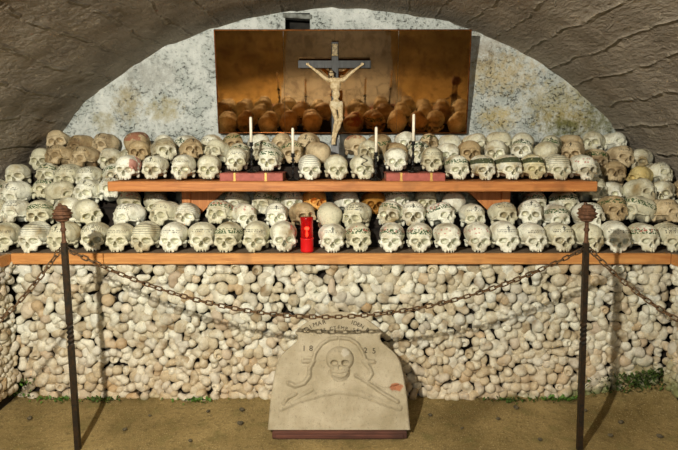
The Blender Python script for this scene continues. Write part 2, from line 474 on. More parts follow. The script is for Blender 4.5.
# ------------------------------------------------------------------ skulls
def skull_sdf(seed, h=.0032, broken=False, wide=1.0, tall=1.0):
    r = random.Random(seed); j = lambda a: r.uniform(-a, a)
    s = SDF((-.084, -.112, -.004), (.084, .112, .158), h)
    w = wide
    s.ell((0, .012, .083), (.068 * w, .084, .058 * tall), .01)
    s.ell((0, .035, .088), (.070 * w, .058, .054 * tall), .015)
    s.ell((0, -.036, .093), (.055 * w, .044, .046 * tall), .02)
    s.ell((0, .055, .055), (.050, .045, .040), .02)
    # face mass, brow, cheeks, maxilla
    s.ell((0, -.052, .050), (.046, .036, .030), .012)
    for g in (-1, 1):
        s.cap((g * .006, -.083, .078), (g * .044, -.068, .076), .0085, .0075, .010)
        s.cap((g * .045, -.066, .074), (g * .051, -.058, .050), .0065, .008, .006)
        s.cap((g * .022, -.074, .036), (g * .049, -.060, .043), .009, .010, .010)
        s.cap((g * .051, -.056, .043), (g * .066, -.018, .042), .0065, .0045, .005)
        s.cap((g * .066, -.018, .042), (g * .066, .008, .046), .0045, .006, .006)
        s.ell((g * .053, .020, .026), (.011, .014, .019), .010)
        s.ell((g * .027, -.058, .022), (.014, .022, .018), .010)
    s.ell((0, -.070, .024), (.025, .018, .019), .012)
    s.cap((0, -.082, .071), (0, -.092, .054), .0065, .006, .006)
    # hollows
    for g in (-1, 1):
        s.ell((g * (.0262 + j(.001)), -.074, .0605 + j(.0015)), (.0185 + j(.001), .044, .0160 + j(.0015)), .0035, True, (0, g * .22, 0))
        s.ell((g * .047, -.036, .016), (.018, .030, .020), .006, True)
        s.ell((g * .080, -.030, .068), (.016, .030, .024), .010, True)
        s.ell((g * .026, -.096, .033), (.011, .012, .009), .008, True)
    s.ell((0, -.076, .037), (.0120, .046, .0120), .002, True)
    s.ell((0, -.078, .049), (.0068, .040, .0105), .002, True)
    s.ell((0, -.034, .006), (.018, .034, .016), .005, True)
    s.ell((0, .022, .004), (.030, .026, .016), .008, True)
    # sockets of the teeth
    for i in range(9):
        a = math.radians(-64 + 16 * i)
        x, y = .0275 * math.sin(a), -.062 - .026 * math.cos(a)
        if r.random() < (.62 if not broken else .25): s.cap((x, y, .016), (x, y - .001, .0035), .0036, .0030, .0015)
        else: s.ell((x, y - .002, .004), (.003, .004, .006), .001, True)
    if broken:
        g = r.choice((-1, 1))
        s.ell((g * .04, -.085, .03), (.026, .034, .03), .004, True)
        s.ell((-g * .03, -.03, .142), (.02, .026, .02), .002, True)
    s.wob(.0011, 95, seed); s.wob(.0008, 230, seed + 5)
    s.cut_below(.0005)
    return s.nets()
SKM = []
for sd, br, wi, ta in ((1, 0, 1.0, 1.0), (2, 0, .95, 1.06), (3, 0, 1.05, .96), (4, 1, 1.0, 1.0), (7, 0, .98, 1.02)):
    V, Q = skull_sdf(sd, broken=bool(br), wide=wi, tall=ta)
    me = np_mesh('skull', V, Q); me.materials.append(SK['plain'][0]); SKM.append(me)

NSK = [0]
def skull(pos, yaw=0, pitch=0, roll=0, kind='plain', s=1.0, var=None, where='', group=''):
    me = SKM[var if var is not None else R.choice((0, 1, 2, 4, 0, 1, 2, 4, 3))]
    m, look = SK[kind]
    o = mesh_obj('skull', me, m, None, pos, (math.radians(pitch), math.radians(roll), math.radians(yaw)), (s, s, s))
    lab = look + ', ' + where
    tag(o, lab, 'skull', group)
    NSK[0] += 1
    return o

ZL = at(339, 254, -.02).z                 # top of the lower shelf
UY = .15                                   # front of the upper shelf
ZU = at(339, 181.5, UY).z                  # top of the upper shelf
WALL_Y = 1.05
print('ZL', ZL, 'ZU', ZU)
LT = .053; UT = .050

KIN = ['plain', 'text', 'script', 'cross_text', 'wreath', 'cross_wreath', 'roses', 'pink', 'cross', 'lines']
def pick(weights):
    ks = list(weights); t = R.random() * sum(weights.values())
    for k in ks:
        t -= weights[k]
        if t <= 0: return k
    return ks[-1]
W_LOW = dict(plain=2, text=3, script=2, cross_text=3, wreath=3, cross_wreath=3, roses=2, pink=2, cross=2, lines=2, tan=.6)
W_SIDE = dict(plain=3, text=2, script=2, cross_text=2, wreath=1.5, cross_wreath=1.5, tan=2.5, tan_text=1, tan_green=1, roses=.6)
W_BACK = dict(tan=2.6, tan_text=2, tan_green=2, plain=3, text=2, cross_wreath=1, lines=.6, top_red=.3)

# front row of the lower shelf, one by one as in the photograph
B1 = [(6, 'text'), (37, 'lines'), (65, 'cross_text'), (95, 'script'), (122, 'text'), (147, 'lines'), (174, 'text'), (202, 'text'),
      (229, 'wreath'), (256, 'text'), (284, 'side_red'), (332, 'cross_text'), (358, 'roses'), (391, 'roses'), (419, 'roses'),
      (447, 'pink'), (477, 'pink'), (504, 'cross_text'), (531, 'text'), (558, 'cross_text'), (586, 'plain'), (613, 'text'),
      (641, 'roses'), (668, 'script')]
def zoff(yaw, pitch): return .004 + abs(math.sin(math.radians(pitch))) * .05
for i, (px, k) in enumerate(B1):
    p = at(px, 252, .085); p.z = ZL
    pt = R.uniform(-2, 3)
    skull(p + Vector((0, R.uniform(-.006, .01), .003 + abs(pt) * .0012)), R.uniform(-10, 10), pt, R.uniform(-2, 2), k, R.uniform(.98, 1.05),
          var=[0, 1, 4, 2][i % 4], where=place_word(i, len(B1)) + ', front row, lower shelf', group='skulls in the front row, lower shelf')

# tiers behind, between the heaps, under the upper shelf
TW = ['', '', 'second row, lower shelf', 'third row, lower shelf', 'fourth row, lower shelf']
TIER = {2: (.25, .085), 3: (.42, .145), 4: (.60, .155)}
XL, XR = at(112, 230, .25).x, at(592, 230, .25).x
for row, (ty, tz) in TIER.items():
    n = 17 if row < 4 else 14
    xs = []
    for i in range(n):
        x = XL + (i + (.75 if row % 2 == 0 else .25)) * (XR - XL) / n + R.uniform(-.020, .020)
        pl_, pr_ = at(187, 195, .385).x, at(505, 195, .385).x
        if row == 3 and (-.09 < x - pl_ < .15 or -.15 < x - pr_ < .09): continue
        xs.append(x)
    n = len(xs)
    for i, x in enumerate(xs):
        k = pick(W_LOW)
        if row == 3 and abs(x - at(312, 210, ty).x) < .08: k = 'orange'
        if row == 3 and abs(x - at(368, 210, ty).x) < .075: k = 'golden'
        if row == 2 and abs(x - at(548, 220, ty).x) < .07: k = 'wreath'
        yw = R.uniform(-28, 28)
        if R.random() < .07: yw = 180 + R.uniform(-30, 30)
        pt = R.uniform(-17, 0)
        skull((x, ty + R.uniform(-.016, .010), ZL + tz + .004 + abs(pt) * .0014), yw, pt, R.uniform(-4, 4), k, R.uniform(.95, 1.04),
              where=place_word(i, n) + ', ' + TW[row], group='skulls in the ' + TW[row])

# heaps at both ends, rising towards the end wall
def vault_x(z):
    q = (z - .59) / 1.70
    return 2.24 * math.sqrt(max(0, 1 - q * q)) if q > 0 else 2.24
for side in (-1, 1):
    nm = 'left heap' if side < 0 else 'right heap'
    for row in range(2, 7):
        ty = .085 + .165 * (row - 1); tz = (row - 1) * .096
        if side < 0 : inner = at(106, 200, ty).x if row > 3 else at(100, 200, ty).x
        else: inner = at(600, 200, ty).x + .02
        if row >= 3: inner = -1.34 if side < 0 else 1.49
        if row == 6: inner = -1.52 if side < 0 else 1.50
        outer = (vault_x(ZL + tz + .12) - .07)
        x = abs(inner) + (.03 if row % 2 else .075) - .03
        xs = []
        while x < outer + .02:
            xs.append(side * x); x += R.uniform(.136, .150)
        xs.sort()
        for i, x in enumerate(xs):
            k = pick(W_SIDE if row < 5 else W_BACK)
            if side > 0 and row == 4 and i == len(xs) - 2: k = 'yellow'
            if side > 0 and row == 2 and i == 1: k = 'wreath'
            yw = R.uniform(-38, 38) - side * 4
            if R.random() < .05: yw = R.choice((90, -90, 180, 180)) + R.uniform(-30, 30)
            pt = R.uniform(-24, 2)
            skull((x, ty + R.uniform(-.03, .02), ZL + tz + .004 + abs(pt) * .0013 + R.uniform(0, .020)), yw, pt, R.uniform(-16, 16), k, R.uniform(.92, 1.06),
                  where=(place_word(i, len(xs)) + ', ' + ordinal(row) + ' row up the ' + nm), group='skulls in the ' + nm)

# upper shelf
T1 = [(128, 0, 'side_red'), (155, 0, 'cross_text'), (184, 0, 'text'), (209, 0, 'plain'), (237, 1, 'text'), (270, 1, 'wreath'), (310, 0, 'lines'),
      (336, 0, 'plain'), (363, 0, 'snake'), (396, 1, 'plain'), (432, 1, 'text'), (457, 0, 'wreath'), (482, 0, 'band'), (508, 0, 'band'),
      (532, 0, 'band'), (556, 0, 'lines'), (582, 0, 'pink')]
BOOK_H = .046
for i, (px, onb, k) in enumerate(T1):
    ty = .30 if not onb else .33
    p = at(px, 172, ty)
    p.z = ZU + (BOOK_H if onb else 0) + .005
    skull(p, R.uniform(-9, 9), R.uniform(-2, 2), R.uniform(-2, 2), k, R.uniform(.93, .97) if not onb else .92, var=[0, 2, 1, 4][i % 4],
          where=place_word(i, len(T1)) + ', front row, upper shelf', group='skulls in the front row, upper shelf')
UW = {2: 'second row, upper shelf', 3: 'back row, upper shelf'}
UTIER = {2: (.49, .070, 18), 3: (.70, .112, 18)}
UX0, UX1 = -1.30, 1.44
for row, (ty, tz, n) in UTIER.items():
    xs = []
    for i in range(n):
        x = UX0 + (i + (.72 if row % 2 == 0 else .22)) * (UX1 - UX0) / n + R.uniform(-.015, .015)
        if abs(x + .025) < .085: continue
        xs.append(x)
    for i, x in enumerate(xs):
        k = pick(W_BACK)
        if row == 3 and abs(x - at(137, 140, ty).x) < .08: k = 'top_red'
        yw = R.uniform(-32, 32)
        if R.random() < .12: yw = 180 + R.uniform(-40, 40)
        pt = R.uniform(-18, 2)
        skull((x, ty + R.uniform(-.01, .01), ZU + tz + .004 + abs(pt) * .0013 + (R.uniform(0, .018) if row == 3 else 0)), yw, pt, R.uniform(-9, 9), k, R.uniform(.90, 1.02),
              where=place_word(i, len(xs)) + ', ' + UW[row], group='skulls in the ' + UW[row])
print('skulls', NSK[0])

# ------------------------------------------------------------------ shelves
BX0, BX1 = at(10, 256, -.03).x, at(672, 256, -.03).x
lower = empty('shelf', (0, -.03, ZL)); tag(lower, 'long brown wooden shelf board resting on the bone wall, full width', 'shelf')
mb = MB(); L = BX1 - BX0
mb.box(((BX0 + BX1) / 2, .56, -LT / 2), (L + .9, 1.06, LT), bev=.003); mb.build('board', M_woodtop, lower)
def edge_board(x0, x1, nm, mat, parent):
    mb = MB(); mb.box(((x0 + x1) / 2, .014, -LT / 2 + .0015), (x1 - x0 - .003, .028, LT + .004), bev=.004); return mb.build(nm, mat, parent)
e = edge_board(BX0, at(103, 256, -.03).x, 'front_edge', M_wood, lower)
e = edge_board(at(103, 256, -.03).x, at(586, 256, -.03).x, 'front_edge', M_wood, lower)
e = edge_board(at(586, 256, -.03).x, BX1, 'front_edge', M_wood, lower)
for side, X in ((-1, BX0), (1, BX1)):
    o = empty('side_shelf', (X, -.03, ZL)); tag(o, 'short wooden side shelf board running forward along the %s wall' % ('left' if side < 0 else 'right'), 'shelf', 'side shelf boards')
    mb = MB(); mb.box((side * .26, -.30, -LT / 2), (.50, .60, LT), bev=.003); mb.build('board', M_woodtop, o)
    mb = MB(); mb.box((-side * .006 + side * .014, -.30, -LT / 2 + .0015), (.026, .60, LT + .004), bev=.004); mb.build('front_edge', M_wood, o)
    for i, yy in enumerate((-.13, -.28, -.43)):
        skull((X + side * .14, yy, ZL + .006), -side * 72 + R.uniform(-8, 8), 0, 0, pick(W_LOW), .97, where='%s from the corner on the %s side shelf' % (['nearest', 'second', 'third'][i] , 'left' if side < 0 else 'right'), group='skulls on the side shelves')
# stepped timbers that carry the rear rows
def riser(x0, x1, y0, y1, z0, z1, label, nm='riser_step'):
    mb = MB(); mb.box(((x0 + x1) / 2, (y0 + y1) / 2, (z0 + z1) / 2), (x1 - x0, y1 - y0, z1 - z0), bev=.002)
    o = mb.build(nm, M_dark); tag(o, label, 'shelf step', 'dark timber steps under the rows of skulls'); return o
for row, (ty, tz) in TIER.items():
    riser(XL - .02, XR + .02, ty - .065, (ty + .105 if row < 4 else .72), ZL + .001, ZL + tz, 'dark timber step carrying the %s row of the lower shelf' % ordinal(row))
for row, (ty, tz, n) in UTIER.items():
    riser(UX0, UX1, ty - .075, (ty + .135 if row < 3 else 1.0), ZU + .001, ZU + tz, 'dark timber step carrying the %s row of the upper shelf' % ordinal(row))
for side in (-1, 1):
    for row in range(2, 7):
        ty = .085 + .165 * (row - 1); tz = (row - 1) * .096
        ins = (1.19 if side < 0 else 1.345) if row < 3 else (1.27 if side < 0 else 1.42)
        outer = vault_x(ZL + tz) - .06
        x0, x1 = sorted((side * ins, side * outer))
        riser(x0, x1, ty - .06, ty + .104, ZL + .001, ZL + tz, 'dark timber step under %s row of the %s heap' % (ordinal(row), 'left' if side < 0 else 'right'))

ux0, ux1 = at(109, 185, UY).x, at(596, 185, UY).x
up = empty('upper_shelf', ((ux0 + ux1) / 2, UY, ZU)); tag(up, 'upper wooden shelf board on timber brackets holding books and candles', 'shelf')
mb = MB(); mb.box((0, .43, -UT / 2), (ux1 - ux0, .84, UT), bev=.004); mb.build('board', M_wood_up, up)
mb = MB(); mb.box((0, -.009, -UT / 2 - .001), (ux1 - ux0 + .004, .022, UT + .004), bev=.005); mb.build('front_edge', M_wood_up, up)
PY = .385
for (pxp, sg) in ((187, 1), (505, -1)):
    p = at(pxp, 195, PY); zt = ZU - UT; zb = ZL + .1455
    lx = p.x - up.location.x
    mb = MB(); mb.box((lx, PY - UY, (zt + zb) / 2 - ZU), (.050, .05, zt - zb), bev=.004); bpost = mb.build('bracket_post', M_woodv, up)
    g = .215; hh = .20
    mb = MB(); y0, y1 = PY - UY - .010, PY - UY + .012
    tri = [(lx + sg * .026, zt - ZU), (lx + sg * (.026 + g), zt - ZU), (lx + sg * .026, zt - ZU - hh)]
    mb.add([(a, y0, b) for a, b in tri] + [(a, y1, b) for a, b in tri], [(0, 1, 2), (3, 5, 4), (0, 3, 4, 1), (1, 4, 5, 2), (2, 5, 3, 0)], False)
    mb.build('bracket_gusset', M_woodv, bpost)

# ------------------------------------------------------------------ bone wall
def bone_sdf(v, h):
    s = SDF((-.06, -.032, -.06), (.06, .075, .06), h); E, C = s.ell, s.cap
    if v == 0: E((0, 0, 0), (.024, .023, .024)); C((0, .005, 0), (.012, .07, -.006), .013, .012, .008)
    elif v == 1:
        for g in (-1, 1): E((g * .0165, 0, 0), (.016, .021, .023), .003)
        E((0, .012, .004), (.022, .02, .018), .008); C((0, .02, 0), (0, .07, 0), .018, .013, .012)
    elif v == 2:
        E((-.018, 0, -.006), (.016, .018, .018), .01); E((.002, -.002, .006), (.017, .018, .017), .012); E((.022, 0, -.004), (.014, .018, .016), .01); C((0, .01, 0), (0, .07, 0), .018, .013, .012)
    elif v == 3:
        E((0, .004, 0), (.034, .019, .024), .008); E((-.015, -.022, 0), (.012, .010, .014), .005, True); E((.015, -.022, 0), (.012, .010, .014), .005, True); C((0, .01, -.004), (0, .07, 0), .020, .013, .012)
    elif v == 4:
        E((-.012, -.002, .008), (.021, .020, .020), .008); E((.019, .004, -.010), (.013, .015, .014), .009); C((0, .01, 0), (.004, .07, -.004), .016, .012, .012)
    elif v == 5: E((0, 0, 0), (.028, .020, .022)); E((.008, .005, .012), (.014, .014, .014), .01); C((0, .01, 0), (0, .07, 0), .018, .012, .012)
    elif v == 6:
        C((-.028, .004, -.008), (-.004, -.004, .006), .0125, .014, .008); C((-.004, -.004, .006), (.028, .004, -.004), .014, .0125, .008); C((0, .01, 0), (0, .07, 0), .013, .012, .012)
    elif v == 7:
        C((0, -.012, 0), (0, .07, 0), .016, .014, .004); E((.004, -.010, 0), (.022, .012, .019), .006); E((0, -.03, 0), (.0095, .026, .0095), .002, True)
    elif v == 8: E((0, 0, 0), (.019, .019, .018)); C((0, .005, 0), (0, .07, 0), .012, .011, .006)
    elif v == 9:
        for g in (-1, 1): E((g * .013, 0, .006), (.015, .019, .016), .004)
        E((0, .003, -.012), (.012, .018, .016), .008); C((0, .01, 0), (0, .07, 0), .015, .012, .012)
    s.wob(.0016, 90, v); s.wob(.0008, 220, v + 9)
    return s.nets()
NB = 10
BW = [1.5, 3, 3, 2.6, 3, 2.6, 1.6, .9, .9, 2.6]
def bone_mat(name, attr):
    t = NT(name)
    co = t.coord('Object')
    if attr: rnd = t.node('ShaderNodeAttribute', attribute_name='tone').outputs['Fac']
    else: rnd = t.node('ShaderNodeObjectInfo').outputs['Random']
    geo = t.node('ShaderNodeNewGeometry').outputs['Position']
    X, Y, Z = t.sep(geo)
    c, h, p = bone_base(t, co, rgb(218, 216, 196), rgb(190, 180, 152), rgb(134, 114, 82), rnd)
    # a few bones are darker brown or ochre than their neighbours; lower courses are a little tanner
    r2 = t.m_('FRACT', t.mul(rnd, 7.31))
    c = t.mix(t.mul(t.step(r2, .80, 1.0), .6), c, rgb(170, 134, 86))
    r3 = t.m_('FRACT', t.mul(rnd, 17.7))
    c = t.mix(t.mul(t.step(r3, .6, 1.0), .35), c, rgb(190, 194, 190))
    low = t.step(Z, .45, .05)
    c = t.mix(t.mul(low, .30), c, rgb(200, 160, 108))
    # green algae in the damp lower right corner and along the ground
    g = t.add(t.mul(t.step(X, .9, 1.75), t.step(Z, .42, .06)), t.mul(t.step(Z, .07, .0), .55))
    gm = t.mul(t.step(t.mul(g, t.noise(geo, 9, 4)), .20, .46), .8)
    c = t.mix(gm, c, rgb(92, 104, 48))
    return t.out(c, .68, t.bump(h, .7, .005), spec=.25)
M_bone = bone_mat('stacked_bone', False); M_bone_st = bone_mat('stacked_bone_mass', True)
BM = []
for v in range(NB):
    V, Q = bone_sdf(v, .0030); me = np_mesh('bone_end', V, Q); me.materials.append(M_bone); BM.append(me)
BLOW = [bone_sdf(v, .0042) for v in range(NB)]
z_top = ZL - LT - .034; z_bot = .018
NROW = 15; rows_z = []
z = z_top; rr_ = []
for r_ in range(NROW):
    rows_z.append(z); z -= (.052 if r_ < 5 else .047) * (z_top - z_bot) / (5 * .052 + (NROW - 6) * .047)
stuffV, stuffF, stuffT = [], [], []; base = 0
def pickv():
    t = R.random() * sum(BW)
    for i, w in enumerate(BW):
        t -= w
        if t <= 0: return i
    return 0
def put_stuff(v, M):
    global base
    V, Q = BLOW[v]
    A = np.array(M)
    W = V @ A[:3, :3].T + A[:3, 3]
    stuffV.append(W.astype(np.float32)); stuffF.append(Q + base); base += len(V)
    stuffT.append(np.full(len(V), R.random(), np.float32))
CW = ['top course under the shelf', 'second course under the shelf', 'third course under the shelf', 'fourth course under the shelf', 'fifth course under the shelf']
BLOOK = ['round ball-ended bone', 'double-knobbed bone end', 'kidney-shaped bone end', 'wide flat bone end', 'lopsided knobby bone end',
         'oval bone end', 'bent narrow bone end', 'hollow broken bone end', 'small round bone end', 'three-lobed bone end']
XB0, XB1 = BX0 + .0, BX1 - .0
nind = 0
for r_ in range(NROW):
    pitch_x = .058 if r_ < 5 else .0535
    n = int(round((XB1 - XB0) / pitch_x))
    n = 60 if r_ < 5 else n
    for i in range(n):
        x = XB0 - .02 + (i + (.75 if r_ % 2 else .25)) * (XB1 - XB0 + .04) / n + R.uniform(-.009, .009)
        z = rows_z[r_] + R.uniform(-.009, .009)
        y = .026 + R.uniform(-.020, .020)
        v = pickv(); sc = R.uniform(1.10, 1.40) * (1.06 if r_ < 5 else 1.0) * (1.15 if v == 8 else 1)
        e = (R.gauss(0, .22), R.uniform(0, 6.283), R.gauss(0, .22))
        if r_ < 5:
            o = mesh_obj('bone', BM[v], None, None, (x, y, z), e, (sc, sc, sc))
            tag(o, '%s, %s, %s' % (BLOOK[v], place_word(i, n), CW[r_]), 'bone', 'bone ends in the top courses of the bone wall'); nind += 1
        else:
            M = Matrix.Translation((x, y, z)) @ Euler(e).to_matrix().to_4x4() @ Matrix.Scale(sc, 4)
            put_stuff(v, M)
# returns of the bone wall running forward at both ends
for side, X in ((-1, BX0), (1, BX1)):
    for r_ in range(NROW + 1):
        for i in range(13):
            y = -.03 - (i + (.5 if r_ % 2 else 0)) * .046 + R.uniform(-.007, .007)
            z = z_top + .03 - r_ * .0435 + R.uniform(-.008, .008)
            v = pickv(); sc = R.uniform(.92, 1.16)
            M = Matrix.Translation((X + side * (.02 + R.uniform(-.012, .012)), y, z)) @ Matrix.Rotation(-side * math.pi / 2, 4, 'Z') @ Euler((R.gauss(0, .2), R.uniform(0, 6.28), R.gauss(0, .2))).to_matrix().to_4x4() @ Matrix.Scale(sc, 4)
            put_stuff(v, M)
me = np_mesh('bone_pile', np.concatenate(stuffV), np.concatenate(stuffF)); me.materials.append(M_bone_st)
at_ = me.attributes.new('tone', 'FLOAT', 'POINT'); at_.data.foreach_set('value', np.concatenate(stuffT))
bp = bpy.data.objects.new('bone_pile', me); link(bp)
tag(bp, 'densely stacked bone ends filling the wall below its top five courses', 'bones', None, 'stuff')
print('bones individual', nind, 'stuff verts', base)
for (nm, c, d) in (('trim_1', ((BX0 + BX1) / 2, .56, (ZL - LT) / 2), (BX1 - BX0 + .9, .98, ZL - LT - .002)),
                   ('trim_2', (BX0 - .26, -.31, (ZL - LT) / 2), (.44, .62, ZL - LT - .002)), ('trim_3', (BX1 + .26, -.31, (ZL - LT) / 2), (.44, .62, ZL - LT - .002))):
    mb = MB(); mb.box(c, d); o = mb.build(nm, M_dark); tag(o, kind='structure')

# ------------------------------------------------------------------ vault, walls, ground
def vault_mat():
    t = NT('rough_vault_plaster'); uv = t.coord('UV')
    g = t.node('ShaderNodeNewGeometry').outputs['Position']
    n1 = t.noise(g, 3.2, 5, .6); n2 = t.noise(g, 26, 4, .65); n3 = t.noise(g, 1.1, 2)
    U, V_, _ = t.sep(uv)
    c = t.mix(t.step(n1, .35, .68), rgb(156, 146, 130), rgb(124, 115, 101)); c = t.mix(t.step(n2, .58, .75), c, rgb(186, 174, 152))
    c = t.mix(t.mul(t.step(n3, .5, .7), .5), c, rgb(124, 104, 78))
    # board marks of the formwork, running along the vault, wavy and broken
    w = t.add(U, t.mul(t.sub(t.noise(t.mapping(uv, (1.5, 1.2, 1)), 1.6, 3), .5), .16))
    fr = t.m_('FRACT', t.mul(w, 1 / .21))
    ridge = t.mul(t.step(t.absd(fr, .5), .085, .0), t.step(t.noise(t.mapping(uv, (1, 3, 1)), 2.4, 3), .42, .50))
    edge = t.step(fr, .46, .5)
    chips = t.step(t.noise(t.mapping(uv, (6, 2.2, 1), rot=(0, 0, .5)), 3.4, 4, .6, .6), .60, .74)
    cell = t.voro(t.mapping(uv, (1, .6, 1), rot=(0, 0, .35)), 2.0, 'DISTANCE_TO_EDGE')
    crack = t.mul(t.step(cell, .03, .0), t.step(n1, .42, .55))
    c = t.mix(t.mul(t.m_('MAXIMUM', t.mul(ridge, t.step(n2, .38, .56)), t.mul(chips, .6)), .6), c, rgb(206, 196, 174))  # bright highlights painted pale along the ridges, plus lighter lime chips
    h = t.add(t.add(t.mul(ridge, .6), t.mul(edge, .15)), t.add(t.mul(n2, .30), t.add(t.mul(chips, .35), t.mul(crack, .0))))
    h = t.add(h, t.mul(t.noise(t.mapping(uv, (1, .35, 1), rot=(0, 0, .3)), 42, 3, .6), .6))
    h = t.mul(h, -1.0)
    return t.out(c, .85, t.bump(h, 1.0, .034), spec=.2)
M_vault = vault_mat()
NA, NY = 150, 190
Vv, Fv, UVv = [], [], []
ring = []
for i in range(8): ring.append((2.24, .59 * i / 8))
for i in range(NA + 1):
    th = math.pi * i / NA; ring.append((2.24 * math.cos(th), .59 + 1.70 * math.sin(th)))
for i in range(7, -1, -1): ring.append((-2.24, .59 * i / 8))
s_ = [0]
for i in range(1, len(ring)): s_.append(s_[-1] + math.dist(ring[i], ring[i - 1]))
NR = len(ring); YB, YF = 1.12, -6.2
for j in range(NY + 1):
    y = YB + (YF - YB) * j / NY
    for i, (x, z) in enumerate(ring):
        nx, nz = -x / 2.24, -(z - .59) / 1.7 if z > .59 else 0
        d = .012 * noise.noise(Vector((s_[i] * 2.2, y * 1.1, 3))) + .010 * noise.noise(Vector((s_[i] * 6, y * 4, 9)))
        ph = (s_[i] + .1 * noise.noise(Vector((s_[i] * 1.5, y * 1.3, 5)))) / .27
        d += .010 * (ph - math.floor(ph))
        Vv.append((x + nx * d, y, z + nz * d)); UVv.append((s_[i], y))
for j in range(NY):
    for i in range(NR - 1):
        a = j * NR + i; Fv.append((a, a + 1, a + NR + 1, a + NR))
me = np_mesh('ceiling', Vv, Fv)
uvl = me.uv_layers.new(name='UVMap')
li = np.zeros(len(me.loops), np.int32); me.loops.foreach_get('vertex_index', li)
uvl.data.foreach_set('uv', np.array(UVv, np.float32)[li].ravel())
o = mesh_obj('ceiling', me, M_vault); tag(o, kind='structure')

def plaster_mat():
    t = NT('aged_lime_plaster'); g = t.node('ShaderNodeNewGeometry').outputs['Position']
    X, Y, Z = t.sep(g)
    n1 = t.noise(g, 6, 5, .62); n2 = t.noise(g, 45, 4, .65); n3 = t.noise(g, 17, 5, .7, .8)
    c = t.mix(t.step(n1, .35, .65), rgb(226, 230, 222), rgb(176, 184, 176))
    c = t.mix(t.mul(t.step(n2, .55, .72), .6), c, rgb(112, 118, 110))
    def blob(px, py, rx, rz, col, c, amt=.62):
        p = at(px, py, WALL_Y)
        d = t.add(t.m_('POWER', t.mul(t.sub(X, p.x), 1 / rx), 2.0), t.m_('POWER', t.mul(t.sub(Z, p.z), 1 / rz), 2.0))
        m = t.mul(t.step(t.add(t.mul(d, .55), t.mul(t.sub(t.noise(g, 20, 6, .75), .5), 7.0)), 1.5, -.2), amt)
        return t.mix(m, c, rgb(*col))
    c = blob(127, 104, .07, .09, (156, 136, 72), c); c = blob(164, 110, .09, .06, (160, 144, 76), c); c = blob(105, 122, .06, .05, (158, 146, 96), c)
    c = blob(497, 74, .20, .10, (190, 164, 92), c); c = blob(498, 118, .10, .06, (196, 176, 112), c, .8); c = blob(560, 105, .18, .12, (176, 160, 92), c)
    c = blob(580, 122, .20, .07, (148, 128, 44), c); c = blob(563, 128, .09, .05, (66, 82, 30), c); c = blob(605, 118, .10, .10, (86, 96, 56), c)
    c = blob(480, 50, .16, .07, (150, 136, 110), c, .6); c = blob(150, 75, .14, .08, (150, 150, 140), c, .6)
    # soot specks, flaking and fine cracks
    sp = t.mul(t.step(t.noise(t.mapping(g, (1, 1, 1.6), rot=(0, .5, 0)), 40, 4, .7), .57, .66), t.step(n1, .38, .56))
    c = t.mix(t.mul(sp, .8), c, rgb(54, 52, 44))
    cell = t.voro(t.vadd(g, t.comb(t.mul(n3, .25), 0.0, t.mul(n1, .2))), 5.4, 'DISTANCE_TO_EDGE')
    crack = t.mul(t.step(cell, .012, .002), t.step(n1, .46, .58)); c = t.mix(t.mul(crack, .75), c, rgb(70, 66, 54))
    h = t.add(t.add(t.mul(n3, .6), t.mul(n2, .4)), t.sub(t.mul(n1, .6), t.mul(t.m_('MAXIMUM', crack, sp), .5)))
    return t.out(c, .85, t.bump(h, .9, .016), spec=.2)
M_plaster = plaster_mat()
ha, hb = at(285, 13, WALL_Y), at(310, 31, WALL_Y)
gx = sorted(set(list(np.linspace(-2.3, ha.x, 70)) + list(np.linspace(ha.x, hb.x, 6)) + list(np.linspace(hb.x, 2.3, 78))))
gz = sorted(set(list(np.linspace(0, hb.z, 70)) + list(np.linspace(hb.z, ha.z, 5)) + list(np.linspace(ha.z, 2.36, 6))))
V, Fc = [], []
for k, z in enumerate(gz):
    for i, x in enumerate(gx):
        inh = ha.x - .001 <= x <= hb.x + .001 and hb.z - .001 <= z <= ha.z + .001
        V.append((x, WALL_Y + (0 if inh else .020 * noise.noise(Vector((x * 5, z * 5, 2))) + .010 * noise.noise(Vector((x * 14, z * 14, 7)))), z))
nx_ = len(gx)
for k in range(len(gz) - 1):
    for i in range(nx_ - 1):
        if ha.x - .001 <= gx[i] and gx[i + 1] <= hb.x + .001 and hb.z - .001 <= gz[k] and gz[k + 1] <= ha.z + .001: continue
        a = k * nx_ + i; Fc.append((a, a + 1, a + nx_ + 1, a + nx_))
me = np_mesh('wall_back', V, Fc); o = mesh_obj('wall_back', me, M_plaster); tag(o, kind='structure')
# putlog hole above the panel
M_recess = simple_mat('dark_recess', (52, 50, 44), (26, 26, 24), 18, .9, 0, .8)  # lining of the hole, darker than the wall plaster
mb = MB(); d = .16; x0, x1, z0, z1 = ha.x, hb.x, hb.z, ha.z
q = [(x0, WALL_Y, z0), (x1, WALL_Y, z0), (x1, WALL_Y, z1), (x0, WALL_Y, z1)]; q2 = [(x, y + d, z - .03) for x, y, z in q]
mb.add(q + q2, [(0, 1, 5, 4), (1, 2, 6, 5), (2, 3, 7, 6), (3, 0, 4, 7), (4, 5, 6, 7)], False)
o = mb.build('trim_4', M_recess); tag(o, kind='structure')
lint = MB(); lint.box(((x0 + x1) / 2, WALL_Y + .02, z1 - .022), (x1 - x0 + .03, .08, .03), rot=Euler((0, .06, 0)), bev=.006)
o = lint.build('trim_5', simple_mat('lintel_stone', (150, 154, 146), (96, 96, 86), 30, .9, 0, .8)); tag(o, kind='structure')

